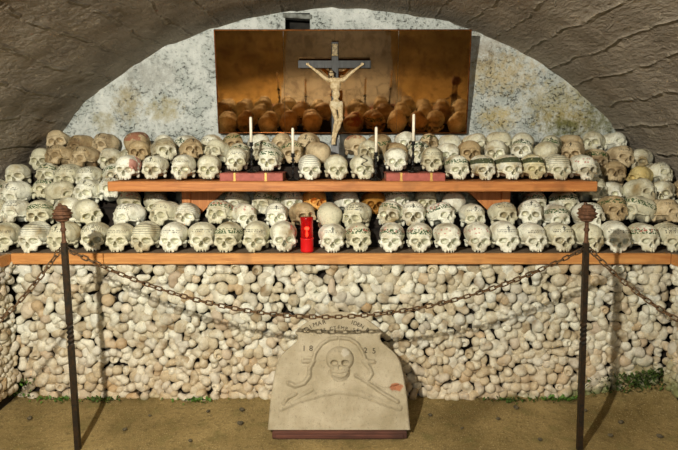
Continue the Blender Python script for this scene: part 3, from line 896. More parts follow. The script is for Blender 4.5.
def ground_mat():
    t = NT('gritty_earth'); g = t.node('ShaderNodeNewGeometry').outputs['Position']
    n1 = t.noise(g, 2.2, 5, .6); n2 = t.noise(g, 38, 5, .7); n3 = t.noise(g, 150, 2, .6); n4 = t.noise(g, 9, 4, .6)
    c = t.mix(t.step(n1, .35, .65), rgb(158, 136, 88), rgb(112, 94, 54)); c = t.mix(t.mul(t.step(n2, .5, .7), .6), c, rgb(76, 64, 36))
    c = t.mix(t.mul(t.step(n3, .60, .72), .7), c, rgb(198, 182, 134)); c = t.mix(t.mul(t.step(n3, .40, .30), .6), c, rgb(60, 50, 30))
    c = t.mix(t.mul(t.step(n4, .55, .7), .45), c, rgb(112, 106, 60))
    h = t.add(t.add(t.mul(n2, .6), t.mul(n3, .35)), t.mul(n4, .6))
    return t.out(c, .9, t.bump(h, .9, .012), spec=.2)
M_ground = ground_mat()
V, Fc = [], []; gx = np.linspace(-2.3, 2.3, 140); gy = np.linspace(-6.2, .06, 190)
def ground_z(x, y):
    z = .008 * noise.noise(Vector((x * 3, y * 3, 0))) + .003 * noise.noise(Vector((x * 12, y * 12, 0)))
    near = max(0, 1 + y / .28) if y < 0 else 1
    z += near ** 1.5 * (.012 + .10 * max(0, (x - 1.2) / .55) ** 1.3 if x > 1.2 else near ** 1.5 * .012)
    lf = max(0, (-x - 1.45) / .3)
    z += .02 * min(1, lf)
    return z
for y in gy:
    for x in gx: V.append((x, y, min(.16, ground_z(x, y)) - .006))
nx_ = len(gx)
for k in range(len(gy) - 1):
    for i in range(nx_ - 1):
        a = k * nx_ + i; Fc.append((a, a + 1, a + nx_ + 1, a + nx_))
me = np_mesh('floor', V, Fc); o = mesh_obj('floor', me, M_ground); tag(o, kind='structure')
# stone path leading in from the entrance behind the camera (seen in the copper)
t = NT('path_slabs'); g = t.node('ShaderNodeNewGeometry').outputs['Position']
n = t.noise(g, 6, 4); e_ = t.voro(g, 2.4, 'DISTANCE_TO_EDGE')
M_path = t.out(t.mix(t.step(e_, .03, .01), t.mix(n, rgb(136, 140, 140), rgb(108, 110, 110)), rgb(60, 56, 46)), .6, t.bump(n, .4, .01))
mb = MB(); mb.box((0, -3.7, .004), (1.5, 4.9, .03), bev=.006); o = mb.build('trim_6', M_path); tag(o, kind='structure')

# stones and moss
for i in range(16):
    px, py = [(238 + 4, 411), (621, 423), (585, 413), (150, 416), (240, 424), (516, 409), (208, 412), (660, 436), (125, 430), (462, 428), (540, 440), (30, 420), (430, 415), (190, 440), (610, 436), (498, 420)][i]
    v = (225 - py) / F_PX; dz = -math.sin(PITCH) + v * math.cos(PITCH); tt = -CAM.z / dz
    x, y = (px - 339) / F_PX * tt, CAM.y + (math.cos(PITCH) + v * math.sin(PITCH)) * tt
    r_ = R.uniform(.009, .018)
    s = SDF((-.03, -.03, -.03), (.03, .03, .03), .003); s.ell((0, 0, 0), (r_, r_ * .8, r_ * .55)); s.wob(.003, 130, i); V, Q = s.nets()
    me = np_mesh('pebble', V, Q)
    o = mesh_obj('pebble', me, simple_mat('pebble_stone', (96, 86, 64), (60, 54, 40), 60, .9), None, (x, y, ground_z(x, y) + r_ * .35), (0, 0, R.uniform(0, 6)))
    zone = ['just right of the left post shadow', 'near the right post', 'just left of the right post', 'by the left post shadow', 'left of the gravestone', 'close to the bone wall, right of the gravestone',
            'close to the bone wall, left part', 'in the lower right corner', 'beside the foot of the left post', 'right of the gravestone plinth', 'at the bottom edge, left of the right post', 'in the lower left corner',
            'just right of the gravestone', 'at the bottom edge, left of the plinth', 'right of the foot of the right post', 'midway between gravestone and right post'][i]
    tag(o, 'small dark pebble on the ground ' + zone, 'pebble', 'pebbles scattered on the floor')
def moss(px, n, spread, lab, zz=.0, up_=1.0):
    mb = MB(); p = at(px, 398, -.02); x0 = p.x
    for i in range(n):
        x = x0 + R.gauss(0, spread); y = -.015 - abs(R.gauss(0, .02)); z = ground_z(x, y) + zz * R.random()
        a = R.uniform(0, 6.28); ln = R.uniform(.008, .022) * up_; w = ln * .35
        dx, dy = math.cos(a), math.sin(a); tz = R.uniform(.5, 1.3)
        b = Vector((x, y, z)); tip = b + Vector((dx * ln, dy * ln - .006, ln * tz)); sd = Vector((-dy, dx, 0)) * w
        mid = (b + tip) / 2 + Vector((0, 0, ln * .2))
        mb.add([b, mid + sd, tip, mid - sd], [(0, 1, 2, 3)])
    o = mb.build('moss', M_leaf if R.random() < .5 else M_moss); tag(o, lab, 'moss', 'moss at the foot of the bone wall', 'stuff')
moss(14, 160, .04, 'green moss clump in the left corner of the bone wall', .10)
moss(55, 90, .07, 'low moss behind the foot of the left post')
moss(100, 90, .07, 'low moss at the wall beside the left post shadow')
moss(195, 90, .06, 'low moss at the wall between left post and gravestone')
moss(508, 120, .07, 'green moss tuft at the wall between gravestone and right post')
moss(560, 120, .06, 'moss at the wall just left of the right post')
moss(640, 420, .12, 'broad green moss patch in the damp right corner', .10, 1.1)

# ------------------------------------------------------------------ copper panel
def copper():
    t = NT('polished_copper'); co = t.coord('Object')
    n1 = t.noise(co, 3.2, 4, .6, .8); n2 = t.noise(co, 14, 4, .6); n3 = t.noise(t.mapping(co, (6, 1, 1)), 1.2, 2)
    c = t.mix(t.step(n1, .35, .65), (.76, .45, .20, 1), (.60, .33, .13, 1)); c = t.mix(t.mul(t.step(n2, .50, .64), .6), c, (.34, .18, .08, 1))
    rough = t.step(n2, .35, .8, .03, .10)
    h = t.add(t.mul(n3, 1.0), t.mul(n2, .06))
    return t.out(c, rough, t.bump(h, .06, .02), 1.0)
M_cop = copper()
M_copedge = simple_mat('copper_rim', (150, 92, 44), (96, 56, 26), 30, .35, .9)
PYB = .985
pb0, pb1 = at(219, 133, PYB), at(466, 132.5, PYB)
TILT = math.radians(16)
PT_Y = PYB - .70 * math.sin(TILT)
pt0, pt1 = at(214, 30, PT_Y), at(471, 29, PT_Y)
hgt = (Vector((0, pt0.y - pb0.y, pt0.z - pb0.z))).length
tilt = math.atan2(pb0.y - pt0.y, pt0.z - pb0.z)
print('panel h', hgt, 'tilt', math.degrees(tilt), pb0, pt0)
pan = empty('copper_panel', ((pb0.x + pb1.x) / 2, PYB, pb0.z), (tilt, 0, 0)); tag(pan, 'large reflective copper sheet panel leaning on the wall behind the crucifix', 'panel')
wb, wt = (pb1.x - pb0.x) / 2, (pt1.x - pt0.x) / 2
cuts = [-1, -.465, .435, 1]
for i in range(3):
    mb = MB(); a, b = cuts[i] + (.002 if i else 0), cuts[i + 1]
    V = []
    for y in (0, .006):
        for (u, w_, z) in ((a, wb, 0), (b, wb, 0), (b, wt, hgt), (a, wt, hgt)): V.append((u * w_, y - .002 * (i == 1), z))
    mb.add(V, [(0, 1, 2, 3), (7, 6, 5, 4), (0, 4, 5, 1), (1, 5, 6, 2), (2, 6, 7, 3), (3, 7, 4, 0)], False)
    mb.build('copper_sheet', M_cop, pan)
mb = MB()
P = [Vector((-wb, 0, 0)), Vector((wb, 0, 0)), Vector((wt, 0, hgt)), Vector((-wt, 0, hgt))]
for i in range(4):
    a, b = P[i], P[(i + 1) % 4]; ln = (b - a).length; c = (a + b) / 2; an = math.atan2((b - a).z, (b - a).x)
    mb.box((c.x, .002, c.z), (ln + .006, .014, .008), rot=Euler((0, -an, 0)), bev=.002)
mb.build('rim', M_copedge, pan)

# ------------------------------------------------------------------ crucifix
CY = .79
cen = at(335, 100, CY)
cr = empty('crucifix', (cen.x, CY, ZU)); tag(cr, 'dark wooden cross on a grey post carrying a pale carved figure', 'crucifix')
def L_(px, py, dy=0.0):
    p = at(px, py, CY + dy); return Vector((p.x - cen.x, dy, p.z - ZU))
top, arm_l, arm_r = L_(335, 42), L_(298, 64.5), L_(371, 64.5)
bw = .046
mb = MB(); zb = L_(335, 140).z
mb.box((0, 0, (top.z + zb) / 2), (bw, .024, top.z - zb), bev=.003)
mb.box(((arm_l.x + arm_r.x) / 2, 0, arm_l.z), (arm_r.x - arm_l.x, .0245, .050), bev=.003); xo = mb.build('cross', M_cross, cr)
mb = MB(); mb.box((0, .004, zb / 2 + .01), (.052, .034, zb + .02), bev=.004); mb.build('post', M_greypost, cr)
mb = MB(); sc_ = L_(335, 50.5)
mb.box((0, -.018, sc_.z), (.034, .008, .060), bev=.004); mb.tube([(-.02, -.020, sc_.z + .032), (.02, -.020, sc_.z + .032)], .006); mb.tube([(-.02, -.020, sc_.z - .032), (.02, -.020, sc_.z - .032)], .006)
mb.build('scroll', M_scroll, xo)
D0 = -.034
def pt(px, py, dy=0.0):
    v = L_(px, py); return (v.x, D0 + dy, v.z)
head = pt(331.5, 75, -.018); neck = pt(334, 80, -.004)
s = SDF((-.20, -.10, pt(335, 147)[2] - .03), (.20, .03, pt(335, 60)[2]), .0021)
E, C = s.ell, s.cap
chest = pt(335.5, 86)
E(chest, (.034, .021, .036), .01); E(pt(336, 95, -.002), (.026, .017, .030), .012); E(pt(336, 103), (.029, .020, .022), .012)
C(pt(328, 80.5), pt(343, 80.5), .013, .013, .012)
C(neck, head, .010, .010, .008)
E((head[0], head[1], head[2] + .002), (.0145, .0165, .0195), .005, rot=(.35, -.3, 0))
E((head[0] - .001, head[1] - .012, head[2] - .014), (.008, .007, .009), .005)       # chin
C((head[0] - .001, head[1] - .017, head[2] + .003), (head[0] - .001, head[1] - .020, head[2] - .004), .0018, .0026, .002)   # nose
for g in (-1, 1):
    E((head[0] + g * .0055 - .001, head[1] - .0165, head[2] + .004), (.003, .003, .0022), .0015, True)
    E((head[0] + g * .0145, head[1], head[2]), (.0022, .004, .005), .002)
    E((chest[0] + g * .014, chest[1] - .012, chest[2] + .008), (.014, .009, .011), .008)   # chest muscles
for q in range(4):
    for g in (-1, 1):
        C((chest[0] + g * .006, chest[1] - .0215, chest[2] - .010 - q * .006), (chest[0] + g * .026, chest[1] - .012, chest[2] - .014 - q * .007), .0016, .0014, .003)
lw, rw = pt(309, 66, .006), pt(361, 66, .006)
le, re = pt(317.5, 72.5, -.006), pt(352.5, 72.5, -.006); ls, rs = pt(327.5, 80.5), pt(343.5, 80.5)
for (sh, el, wr) in ((ls, le, lw), (rs, re, rw)):
    C(sh, el, .0125, .0085, .008); C(el, wr, .0090, .0052, .006)
lk, rk = pt(336.5, 121, -.030), pt(341, 120, -.028); la, ra = pt(333, 136, -.010), pt(335.5, 136, -.014); hipL, hipR = pt(332.5, 106), pt(340, 106)
for (hp, kn, an) in ((hipL, lk, la), (hipR, rk, ra)):
    C(hp, kn, .0190, .0125, .010); C(kn, an, .0125, .0070, .006); E(((kn[0] * .65 + an[0] * .35), kn[1] * .65 + an[1] * .35 + .006, kn[2] * .65 + an[2] * .35), (.0105, .011, .022), .008)
for an, tx, dy in ((la, 332.5, -.018), (ra, 334.5, -.026)):
    toe = pt(tx, 143.5, dy)
    C(an, toe, .0075, .0062, .006)
    for q in range(5): C((toe[0] - .006 + q * .003, toe[1], toe[2] - .002), (toe[0] - .007 + q * .0034, toe[1] - .004, toe[2] - .008 + abs(q - 1) * .0008), .0018, .0015, .001)
BV, BF = s.nets()
parts = [(BV, BF)]
for (wr, el, g) in ((lw, le, -1), (rw, re, 1)):
    hs = SDF((wr[0] - .032, wr[1] - .02, wr[2] - .022), (wr[0] + .032, wr[1] + .02, wr[2] + .026), .0009)
    dx = g; dirv = Vector((wr[0] - el[0], 0, wr[2] - el[2])).normalized(); nrm = Vector((-dirv.z, 0, dirv.x)) * (g)
    w = Vector(wr); C2 = hs.cap
    C2(tuple(w - dirv * .006), tuple(w + dirv * .002), .0053, .0046, .003)
    for q in range(4):
        off = nrm * (.0042 - q * .0028)
        C2(tuple(w + off * .4), tuple(w + dirv * .0095 + off), .0030, .0024, .003)
        l1 = (.0062, .0072, .0068, .0050)[q]
        k1_ = w + dirv * (.0095 + l1) + off * 1.25 + Vector((0, -.002, 0)); C2(tuple(w + dirv * .0095 + off), tuple(k1_), .0017, .0015, .001)
        C2(tuple(k1_), tuple(k1_ + dirv * l1 * .45 + Vector((0, -.0035, 0))), .0015, .0012, .001)
    th0 = w + dirv * .002 + nrm * .0035; th1 = w + dirv * .007 + nrm * .0095 + Vector((0, -.002, 0))
    C2(tuple(th0), tuple(th1), .0024, .0018, .002); C2(tuple(th1), tuple(th1 + dirv * .0045 + Vector((0, -.001, 0))), .0018, .0014, .001)
    parts.append(hs.nets())
allV = []; allF = []; b0 = 0
for v_, f_ in parts: allV.append(v_); allF.append(f_ + b0); b0 += len(v_)
o = mesh_obj('figure', np_mesh('figure', np.concatenate(allV), np.concatenate(allF)), M_corpus, cr); fig = o; tag(o, 'pale carved figure with arms outstretched')
s = SDF((-.07, -.09, pt(335, 118)[2] - .02), (.07, .03, pt(335, 94)[2]), .0016)
wc = pt(336, 104)
s.ell((wc[0], wc[1] - .001, wc[2]), (.034, .026, .017), .004); s.ell((wc[0] + .001, wc[1] - .006, wc[2] - .018), (.027, .024, .022), .006)
for q in range(5): s.cap((wc[0] - .032, wc[1] - .018, wc[2] + .012 - q * .006), (wc[0] + .031, wc[1] - .018, wc[2] + .004 - q * .007), .0030, .0030, .002)
s.ell((wc[0] + .034, wc[1] - .010, wc[2] + .004), (.010, .010, .012), .004); s.cap((wc[0] + .037, wc[1] - .010, wc[2]), (wc[0] + .040, wc[1] - .006, wc[2] - .034), .007, .005, .004)
V, Q = s.nets(); mesh_obj('loincloth', np_mesh('loincloth', V, Q), M_cloth, fig)
s = SDF((head[0] - .04, head[1] - .04, head[2] - .04), (head[0] + .04, head[1] + .04, head[2] + .04), .0012)
s.ell((head[0], head[1] + .006, head[2] + .007), (.0168, .0165, .0180), .003)
for g in (-1, 1): s.cap((head[0] + g * .014, head[1] + .003, head[2] + .002), (head[0] + g * .015, head[1] + .002, head[2] - .022), .006, .004, .003)
s.ell((head[0], head[1] - .018, head[2] - .002), (.0115, .016, .016), .002, True); s.wob(.0012, 500, 3)
s.ell((head[0] - .001, head[1] - .0155, head[2] - .018), (.0062, .0055, .0068), .002)
V, Q = s.nets(); mesh_obj('hair', np_mesh('hair', V, Q), M_hair, fig)
mb = MB(); ring_ = []
for q in range(40):
    a = q * 2 * math.pi / 40; r_ = .0185 + .0012 * math.sin(q * 2.3)
    ring_.append((head[0] + r_ * math.cos(a), head[1] + .002 + r_ * math.sin(a), head[2] + .010 + .0016 * math.sin(q * 1.7) + .004 * math.sin(a)))
mb.tube(ring_, .0026, 6, True)
for q in range(0, 40, 3):
    p = Vector(ring_[q]); dv = (p - Vector((head[0], head[1], p.z))).normalized(); mb.tube([p, p + dv * .007 + Vector((0, 0, R.uniform(-.003, .005)))], [.0013, .0003], 5)
mb.build('crown_of_thorns', M_hair, fig)

# ------------------------------------------------------------------ books
def book(pxa, pxb, ribs, lab):
    a, b = at(pxa, 178, UY + .03), at(pxb, 178, UY + .03); w = b.x - a.x; cx = (a.x + b.x) / 2
    o = empty('book', (cx, UY + .135, ZU + .001)); tag(o, lab, 'book', 'closed books lying on the upper shelf')
    H = BOOK_H - .003; D = .235
    mb = MB(); mb.box((0, 0, .003), (w, D, .006), bev=.002); mb.box((0, 0, H - .003), (w, D, .006), bev=.002)
    mb.box((0, -D / 2 + .005, H / 2), (w, .010, H), bev=.004); cov = mb.build('cover', M_book, o)
    mb = MB(); mb.box((0, .004, H / 2), (w - .012, D - .018, H - .012), bev=.001); mb.build('pages', M_page, o)
    for rp in ribs:
        x = at(rp, 178, UY + .03).x - cx
        mb = MB(); mb.box((x, -D / 2 - .001, H / 2 - .001), (.013, .004, H + .006), bev=.0015); mb.box((x, -D / 2 + .03, H + .0012), (.013, .06, .0024), bev=.001)
        mb.box((x, -D / 2 - .003, .004), (.018, .006, .008), bev=.002)
        mb.build('clasp', M_gold, cov)
book(220, 283, (235, 266), 'red leather book with two gold clasps, left of the crucifix')
book(386, 445, (401, 431), 'red-brown leather book with two gold clasps, right of the crucifix')

# ------------------------------------------------------------------ candlesticks and candles
def candle_set(px, y_base, y_cup, y_tip, onbook, yy, labs, labc, bw_=.030):
    zb_ = ZU + .001 + (BOOK_H if onbook else 0); p = at(px, 160, yy)
    zc, zt = at(px, y_cup, yy).z, at(px, y_tip, yy).z; H = zc - zb_
    o = empty('candlestick', (p.x, yy, zb_)); tag(o, labs, 'candlestick', 'black candlesticks on the upper shelf')
    mb = MB(); mb.lathe([(bw_, 0), (bw_ + .002, .004), (bw_ * .92, .008), (bw_ * .55, .012), (bw_ * .35, .017), (.007, .022)], n=24)
    for k in range(3):
        a = k * 2.094 + .5; mb.tube([(bw_ * .6 * math.cos(a), bw_ * .6 * math.sin(a), .010), ((bw_ + .004) * math.cos(a), (bw_ + .004) * math.sin(a), .009), ((bw_ + .011) * math.cos(a), (bw_ + .011) * math.sin(a), .0035)], .0035, 6)
    mb.build('base', M_stick, o)
    mb = MB(); pr = []
    for q in range(34):
        u = q / 33; z = .02 + u * (H - .036)
        r_ = .0050 + .0045 * math.exp(-((u - .18) / .06) ** 2) + .0045 * math.exp(-((u - .5) / .07) ** 2) + .004 * math.exp(-((u - .82) / .06) ** 2)
        pr.append((r_, z))
    mb.lathe(pr, n=16, ripple=lambda a, z: .12 * math.sin(a * 4 + z * 400)); mb.build('stem', M_stick, o)
    mb = MB(); mb.lathe([(.005, H - .018), (.013, H - .014), (.0145, H - .010), (.009, H - .008), (.0105, H), (.0125, H + .002), (.012, H + .004), (.0085, H + .004), (.0085, H - .004)], n=20); mb.build('cup', M_stick, o)
    c = empty('candle', (p.x, yy, zc - .003)); tag(c, labc, 'candle', 'white candles on the upper shelf')
    hh = zt - zc
    mb = MB(); mb.lathe([(.0078, 0), (.0080, hh * .5), (.0076, hh * .93), (.0062, hh * .975), (.0030, hh * .99)], n=20, ripple=lambda a, z: .04 * math.sin(a * 2 + z * 60)); wx = mb.build('wax', M_wax, c)
    mb = MB(); mb.tube([(0, 0, hh * .985), (.0003, 0, hh + .004), (.0018, -.001, hh + .009)], .0011, 6); mb.build('wick', M_wick, wx)
candle_set(251.5, 172, 143, 116, True, UY + .07, 'slender black candlestick standing on the left book', 'white candle in the candlestick on the left book', .026)
candle_set(293, 181, 154, 127, False, UY + .07, 'black candlestick on the shelf, right of the left book', 'short white candle just right of the left book', .030)
candle_set(376, 181, 153, 126, False, UY + .07, 'black candlestick on the shelf, left of the right book', 'short white candle just left of the right book', .028)
candle_set(413, 170, 142, 113, True, UY + .07, 'slender black candlestick standing on the right book', 'white candle in the candlestick on the right book', .026)

# ------------------------------------------------------------------ red grave candle
p = at(307, 250, .03)
o = empty('grave_candle', (p.x, .03, ZL + .003)); tag(o, 'red plastic grave candle burning on the lower shelf among the skulls', 'candle')
mb = MB(); mb.lathe([(.030, 0), (.0335, .003), (.034, .010), (.0335, .068), (.036, .071), (.036, .074)], n=32); mb.build('cup', M_redwax, o)
mb = MB(); n_ = 32
prof = [(.0315, .075), (.0325, .080), (.0325, .165), (.035, .170), (.036, .182), (.033, .186)]
mb.lathe(prof, n=32); mb.build('glass', M_redglass, o)
mb = MB(); mb.lathe([(.001, .080), (.004, .086), (.0058, .094), (.004, .106), (.0012, .118)], n=12); mb.build('flame', M_flame, o)

# ------------------------------------------------------------------ posts and chains
POST_Y = -.51
def post(pxb, pxt, pyt, lab):
    B = at(pxb, 448, POST_Y); B.z = 0; T = at(pxt, pyt, POST_Y); H = T.z
    lean = math.atan2(T.x - B.x, H)
    o = empty('barrier_post', (B.x, POST_Y, -.01), (0, lean, 0)); tag(o, lab, 'post', 'iron barrier posts')
    zz = lambda py: at(339, py, POST_Y).z + .01
    z1, z2, z3 = zz(345), zz(322), zz(243)
    mb = MB()
    def bar(za, zb, w, tw=0.0, n=1):
        V, Fc = [], []
        for i in range(n + 1):
            z = za + (zb - za) * i / n; a0 = tw * i / n
            for k in range(4):
                a = a0 + math.pi / 4 + k * math.pi / 2; V.append((w * .7071 * math.cos(a), w * .7071 * math.sin(a), z))
        for i in range(n):
            for k in range(4): Fc.append((i * 4 + k, i * 4 + (k + 1) % 4, (i + 1) * 4 + (k + 1) % 4, (i + 1) * 4 + k))
        Fc.append((3, 2, 1, 0)); Fc.append(tuple(n * 4 + k for k in range(4)))
        return mb.add(V, Fc, False)
    bar(0, z1, .023); bar(z2, z3, .0225); mb.build('bar', M_iron, o)
    mb = MB(); bar(z1, z2, .0215, math.pi * 2.5, 60); mb.build('twist', M_iron, o)
    z4 = zz(229); zf = zz(222); zt = zz(pyt)
    mb = MB(); mb.lathe([(.011, z3), (.0125, z3 + .004), (.009, z3 + .010), (.0080, z4 - .012), (.012, z4 - .006), (.0125, z4), (.0085, z4 + .006), (.008, zf)], n=18); mb.build('neck', M_rust, o)
    hf = zt - zf; pr = []
    for q in range(40):
        u = q / 39; r_ = .006 + .032 * math.sin(math.pi * min(1, (u ** .85) * .97)) ** .6 ; r_ *= 1 + .11 * math.sin(u * 2 * math.pi * 4.5)
        pr.append((r_, zf + u * hf * .93))
    mb = MB(); mb.lathe(pr, n=24, ripple=lambda a, z: .07 * math.sin(a * 5 + z * 120)); mb.tube([(0, 0, zf + hf * .9), (-.006, 0, zf + hf * 1.02), (-.012, 0, zf + hf * 1.0), (-.013, 0, zf + hf * .93)], .004, 6); mb.build('finial', M_rust, o)
    mb = MB(); za = zz(250)
    for g in (-1, 1):
        mb.tube([(g * .010, 0, za + .012), (g * .020, 0, za + .010), (g * .026, 0, za), (g * .020, 0, za - .008), (g * .014, 0, za - .004)], .0035, 8)
    mb.build('hook', M_iron, o)
    f = lambda z: Vector((B.x + math.tan(lean) * z, POST_Y, z))
    return f(za - .012)
AL = post(78, 61.5, 204, 'black iron barrier post with rusty beehive finial, left')
AR = post(579.5, 587.5, 203, 'black iron barrier post with rusty beehive finial, right')
ln_, wd_ = .021, .0105
def link_mesh():
    mb = MB(); pts = []
    for q in range(20):
        a = 2 * math.pi * q / 20; x = .0085 * math.cos(a); y = .0085 * math.sin(a)
        pts.append((x + (.0085 if x > 0 else -.0085), y, 0))
    mb.tube(pts, .0034, 6, True); me = mb.mesh('link'); me.materials.append(M_chain); return me
LM = link_mesh()
def chain(A, B, sag, lab):
    o = empty('chain', tuple(A)); tag(o, lab, 'chain', 'rusty barrier chains')
    pts = []
    for i in range(401):
        u = i / 400; p = A.lerp(B, u); p.z -= sag * 4 * u * (1 - u); pts.append(p)
    acc = [0]
    for i in range(400): acc.append(acc[-1] + (pts[i + 1] - pts[i]).length)
    n = int(acc[-1] / .0285); j = 0
    n = min(n, 100)
    step = acc[-1] / n
    for k in range(n):
        s_t = (k + .5) * step
        while acc[j + 1] < s_t: j += 1
        p = pts[j].lerp(pts[j + 1], (s_t - acc[j]) / (acc[j + 1] - acc[j])); t_ = (pts[j + 1] - pts[j]).normalized()
        up_ = Vector((0, 0, 1)); sd = t_.cross(up_).normalized(); u2 = sd.cross(t_)
        zc = sd if k % 2 == 0 else u2
        ang = R.uniform(-.3, .3); zc = Matrix.Rotation(ang, 3, t_) @ zc; yc = zc.cross(t_)
        M = Matrix((t_, yc, zc)).transposed()
        q = bpy.data.objects.new('link', LM); link(q, o); q.location = p - A; q.rotation_euler = M.to_euler()
    return o
mid = at(339, 317, POST_Y)
chain(AL + Vector((.022, 0, 0)), AR + Vector((-.022, 0, 0)), (AL.z + AR.z) / 2 - mid.z, 'rusty chain hanging between the two posts across the gravestone')
chain(AR + Vector((.022, 0, 0)), Vector((1.74, -1.25, .70)), .16, 'rusty chain hanging from the right post towards the right wall')
chain(AL + Vector((-.022, 0, 0)), Vector((-1.74, -1.15, .60)), .18, 'rusty chain hanging from the left post towards the left wall')

# ------------------------------------------------------------------ gravestone
GB = at(339, 431.5, -.42); GB.z = .035
ST = .09
Ht = .575; LEAN = math.atan2(.25, Ht)
# outline half-widths (m) at heights along the leaning face
def stone_v(py):
    lo, hi = -.05, .9
    for _ in range(40):
        m = (lo + hi) / 2; Y = -.405 + m * math.sin(LEAN); Z = GB.z + m * math.cos(LEAN)
        dy, dz = Y - CAM.y, Z - CAM.z; dep = dy * math.cos(PITCH) - dz * math.sin(PITCH); upv = dy * math.sin(PITCH) + dz * math.cos(PITCH)
        if 225 - F_PX * upv / dep > py: lo = m
        else: hi = m
    return lo, dep / F_PX
prof = []
for py_, hp in ((432, 71.7), (425, 71), (397, 68.5), (374, 64.7), (365, 62.8), (359, 60.3), (354, 57), (350.5, 53.5), (346, 48), (343, 44.5), (341, 42.5), (339, 41.6), (335.5, 41.6), (334.2, 42.6), (333.2, 44.2), (331.5, 43.6), (328, 40), (324.5, 36), (320, 29.5), (317, 24), (314.5, 18), (312.3, 11), (311.3, 5), (311, 0)):
    v_, s_c = stone_v(py_); prof.append((v_, hp * s_c))
prof[0] = (0, prof[0][1]); Ht = prof[-1][0]
SX, SZ = .004, stone_v(359)[0]
GS = lambda px, py: ((px - 339.5) * stone_v(py)[1], stone_v(py)[0])
def hw(v): return float(np.interp(v, [a for a, b in prof], [b for a, b in prof]))
def seg(x, z, a, b):
    ax, az = a; bx, bz = b; L2 = (bx - ax) ** 2 + (bz - az) ** 2
    t = max(0, min(1, ((x - ax) * (bx - ax) + (z - az) * (bz - az)) / L2)); return math.hypot(x - ax - t * (bx - ax), z - az - t * (bz - az))
def poly(x, z, pts): return min(seg(x, z, pts[i], pts[i + 1]) for i in range(len(pts) - 1))
def bumpf(d, w): return max(0.0, 1 - (d / w) ** 2)
P_ = lambda *q: [GS(q[i], q[i + 1]) for i in range(0, len(q), 2)]
arcL = P_(313, 362, 316, 352, 322, 344, 330, 339, 337, 338); arcR = P_(341, 338, 350, 339, 358, 344, 363, 352, 366, 360)
scL = P_(304, 361, 314, 361, 310, 368, 310, 376, 305, 383, 296, 386, 289, 383); scL2 = P_(284, 404, 288, 398, 296, 394)
scR = P_(374, 362, 364, 361, 370, 368, 372, 374, 368, 380)
bone1 = P_(356, 375, 368, 382, 380, 391, 398, 402); bone2 = P_(312, 390, 302, 396, 292, 402)
hillL = P_(282, 408, 300, 400, 322, 394, 340, 391, 362, 394, 382, 402, 400, 408)
CRK = P_(356, 374, 370, 382, 385, 389, 400, 385); CHX, CHZ = GS(397, 388)
def relief(x, z):
    h = 0.0
    # skull
    d = math.hypot((x - SX) / .068, (z - SZ) / .060)
    if d < 1: h += .026 * (1 - d * d) ** .45
    d2 = math.hypot((x - SX) / .050, (z - SZ + .060) / .046)
    if d2 < 1: h = max(h, .022 * (1 - d2 * d2) ** .4)
    for g in (-1, 1):
        e = math.hypot((x - SX - g * .026) / .019, (z - SZ + .020) / .015)
        if e < 1: h -= .022 * (1 - e * e) ** .5
    if abs(math.hypot((x - SX) / .048, (z - SZ + .058) / .038) - 1) < .16 and z < SZ - .055: h -= .006
    e = math.hypot((x - SX) / .007, (z - SZ + .042) / .011)
    if e < 1: h -= .008
    if abs(z - (SZ - .070) - (x * 3.2) ** 2 * .12) < .003 and abs(x) < .032: h -= .005
    for pl, w, a in ((arcL, .011, .010), (arcR, .011, .010), (scL, .013, .011), (scL2, .011, .009), (scR, .013, .010), (bone1, .011, .010), (bone2, .011, .007), (hillL, .016, .006)):
        if d > 1.0:
            h = max(h, a * bumpf(poly(x, z, pl), w)) if h >= 0 else h
    if abs(x - .0) < .003 and SZ + .06 < z < SZ + .10: h += .004
    # crack and chipped corner
    cr_ = poly(x, z, CRK)
    if cr_ < .003: h -= .006
    ch = math.hypot((x - CHX) / .036, (z - CHZ) / .020)
    if ch < 1: h -= .012 * (1 - ch)
    return h * 1.35
def stone_mat():
    t = NT('weathered_sandstone'); co = t.coord('Object'); n1 = t.noise(co, 7, 5, .6); n2 = t.noise(co, 60, 4, .7); n3 = t.noise(co, 200, 2)
    X, Y, Z = t.sep(co)
    c = t.mix(t.step(n1, .35, .65), rgb(180, 168, 142), rgb(152, 140, 112)); c = t.mix(t.mul(t.step(n2, .56, .72), .5), c, rgb(100, 90, 68))
    c = t.mix(t.mul(t.step(n3, .62, .72), .5), c, rgb(96, 86, 64))
    d = t.add(t.m_('POWER', t.mul(t.sub(X, CHX), 1 / .036), 2.0), t.m_('POWER', t.mul(t.sub(Z, CHZ), 1 / .020), 2.0))
    c = t.mix(t.mul(t.step(t.add(t.add(d, t.mul(t.sub(Z, CHZ), -14.0)), t.mul(t.sub(t.noise(co, 30, 4, .7), .5), 4.5)), 1.1, .6), .8), c, rgb(164, 96, 58))
    wp = t.add(t.m_('POWER', t.mul(t.sub(X, .030), 1 / .020), 2.0), t.m_('POWER', t.mul(t.sub(Z, SZ + .028), 1 / .022), 2.0))
    c = t.mix(t.mul(t.step(t.add(wp, t.mul(t.sub(n2, .5), 3)), 1.2, .6), .7), c, rgb(196, 188, 168))
    h = t.add(t.mul(n2, .6), t.mul(n3, .4))
    return t.out(c, .85, t.bump(h, .9, .008), spec=.2)
M_stone = stone_mat()
nu, nv = 240, 210
V, Fc = [], []
ST_ = empty('gravestone', (GB.x, -.405, GB.z), (-LEAN, 0, 0)); tag(ST_, 'carved sandstone gravestone dated 18 25 with a skull relief, leaning on the bones', 'gravestone')
vs = list(np.linspace(0, Ht, nv))
for v in vs:
    w = hw(v)
    for i in range(nu + 1):
        u = -1 + 2 * i / nu; x = u * w; ed = (w - abs(x)); rnd_ = .008 * max(0, 1 - ed / .010) ** 2 + .008 * max(0, 1 - (Ht - v) / .01) ** 2
        V.append((x, -relief(x, v) + rnd_ + .0015 * noise.noise(Vector((x * 40, v * 40, 0))), v))
n1_ = nu + 1
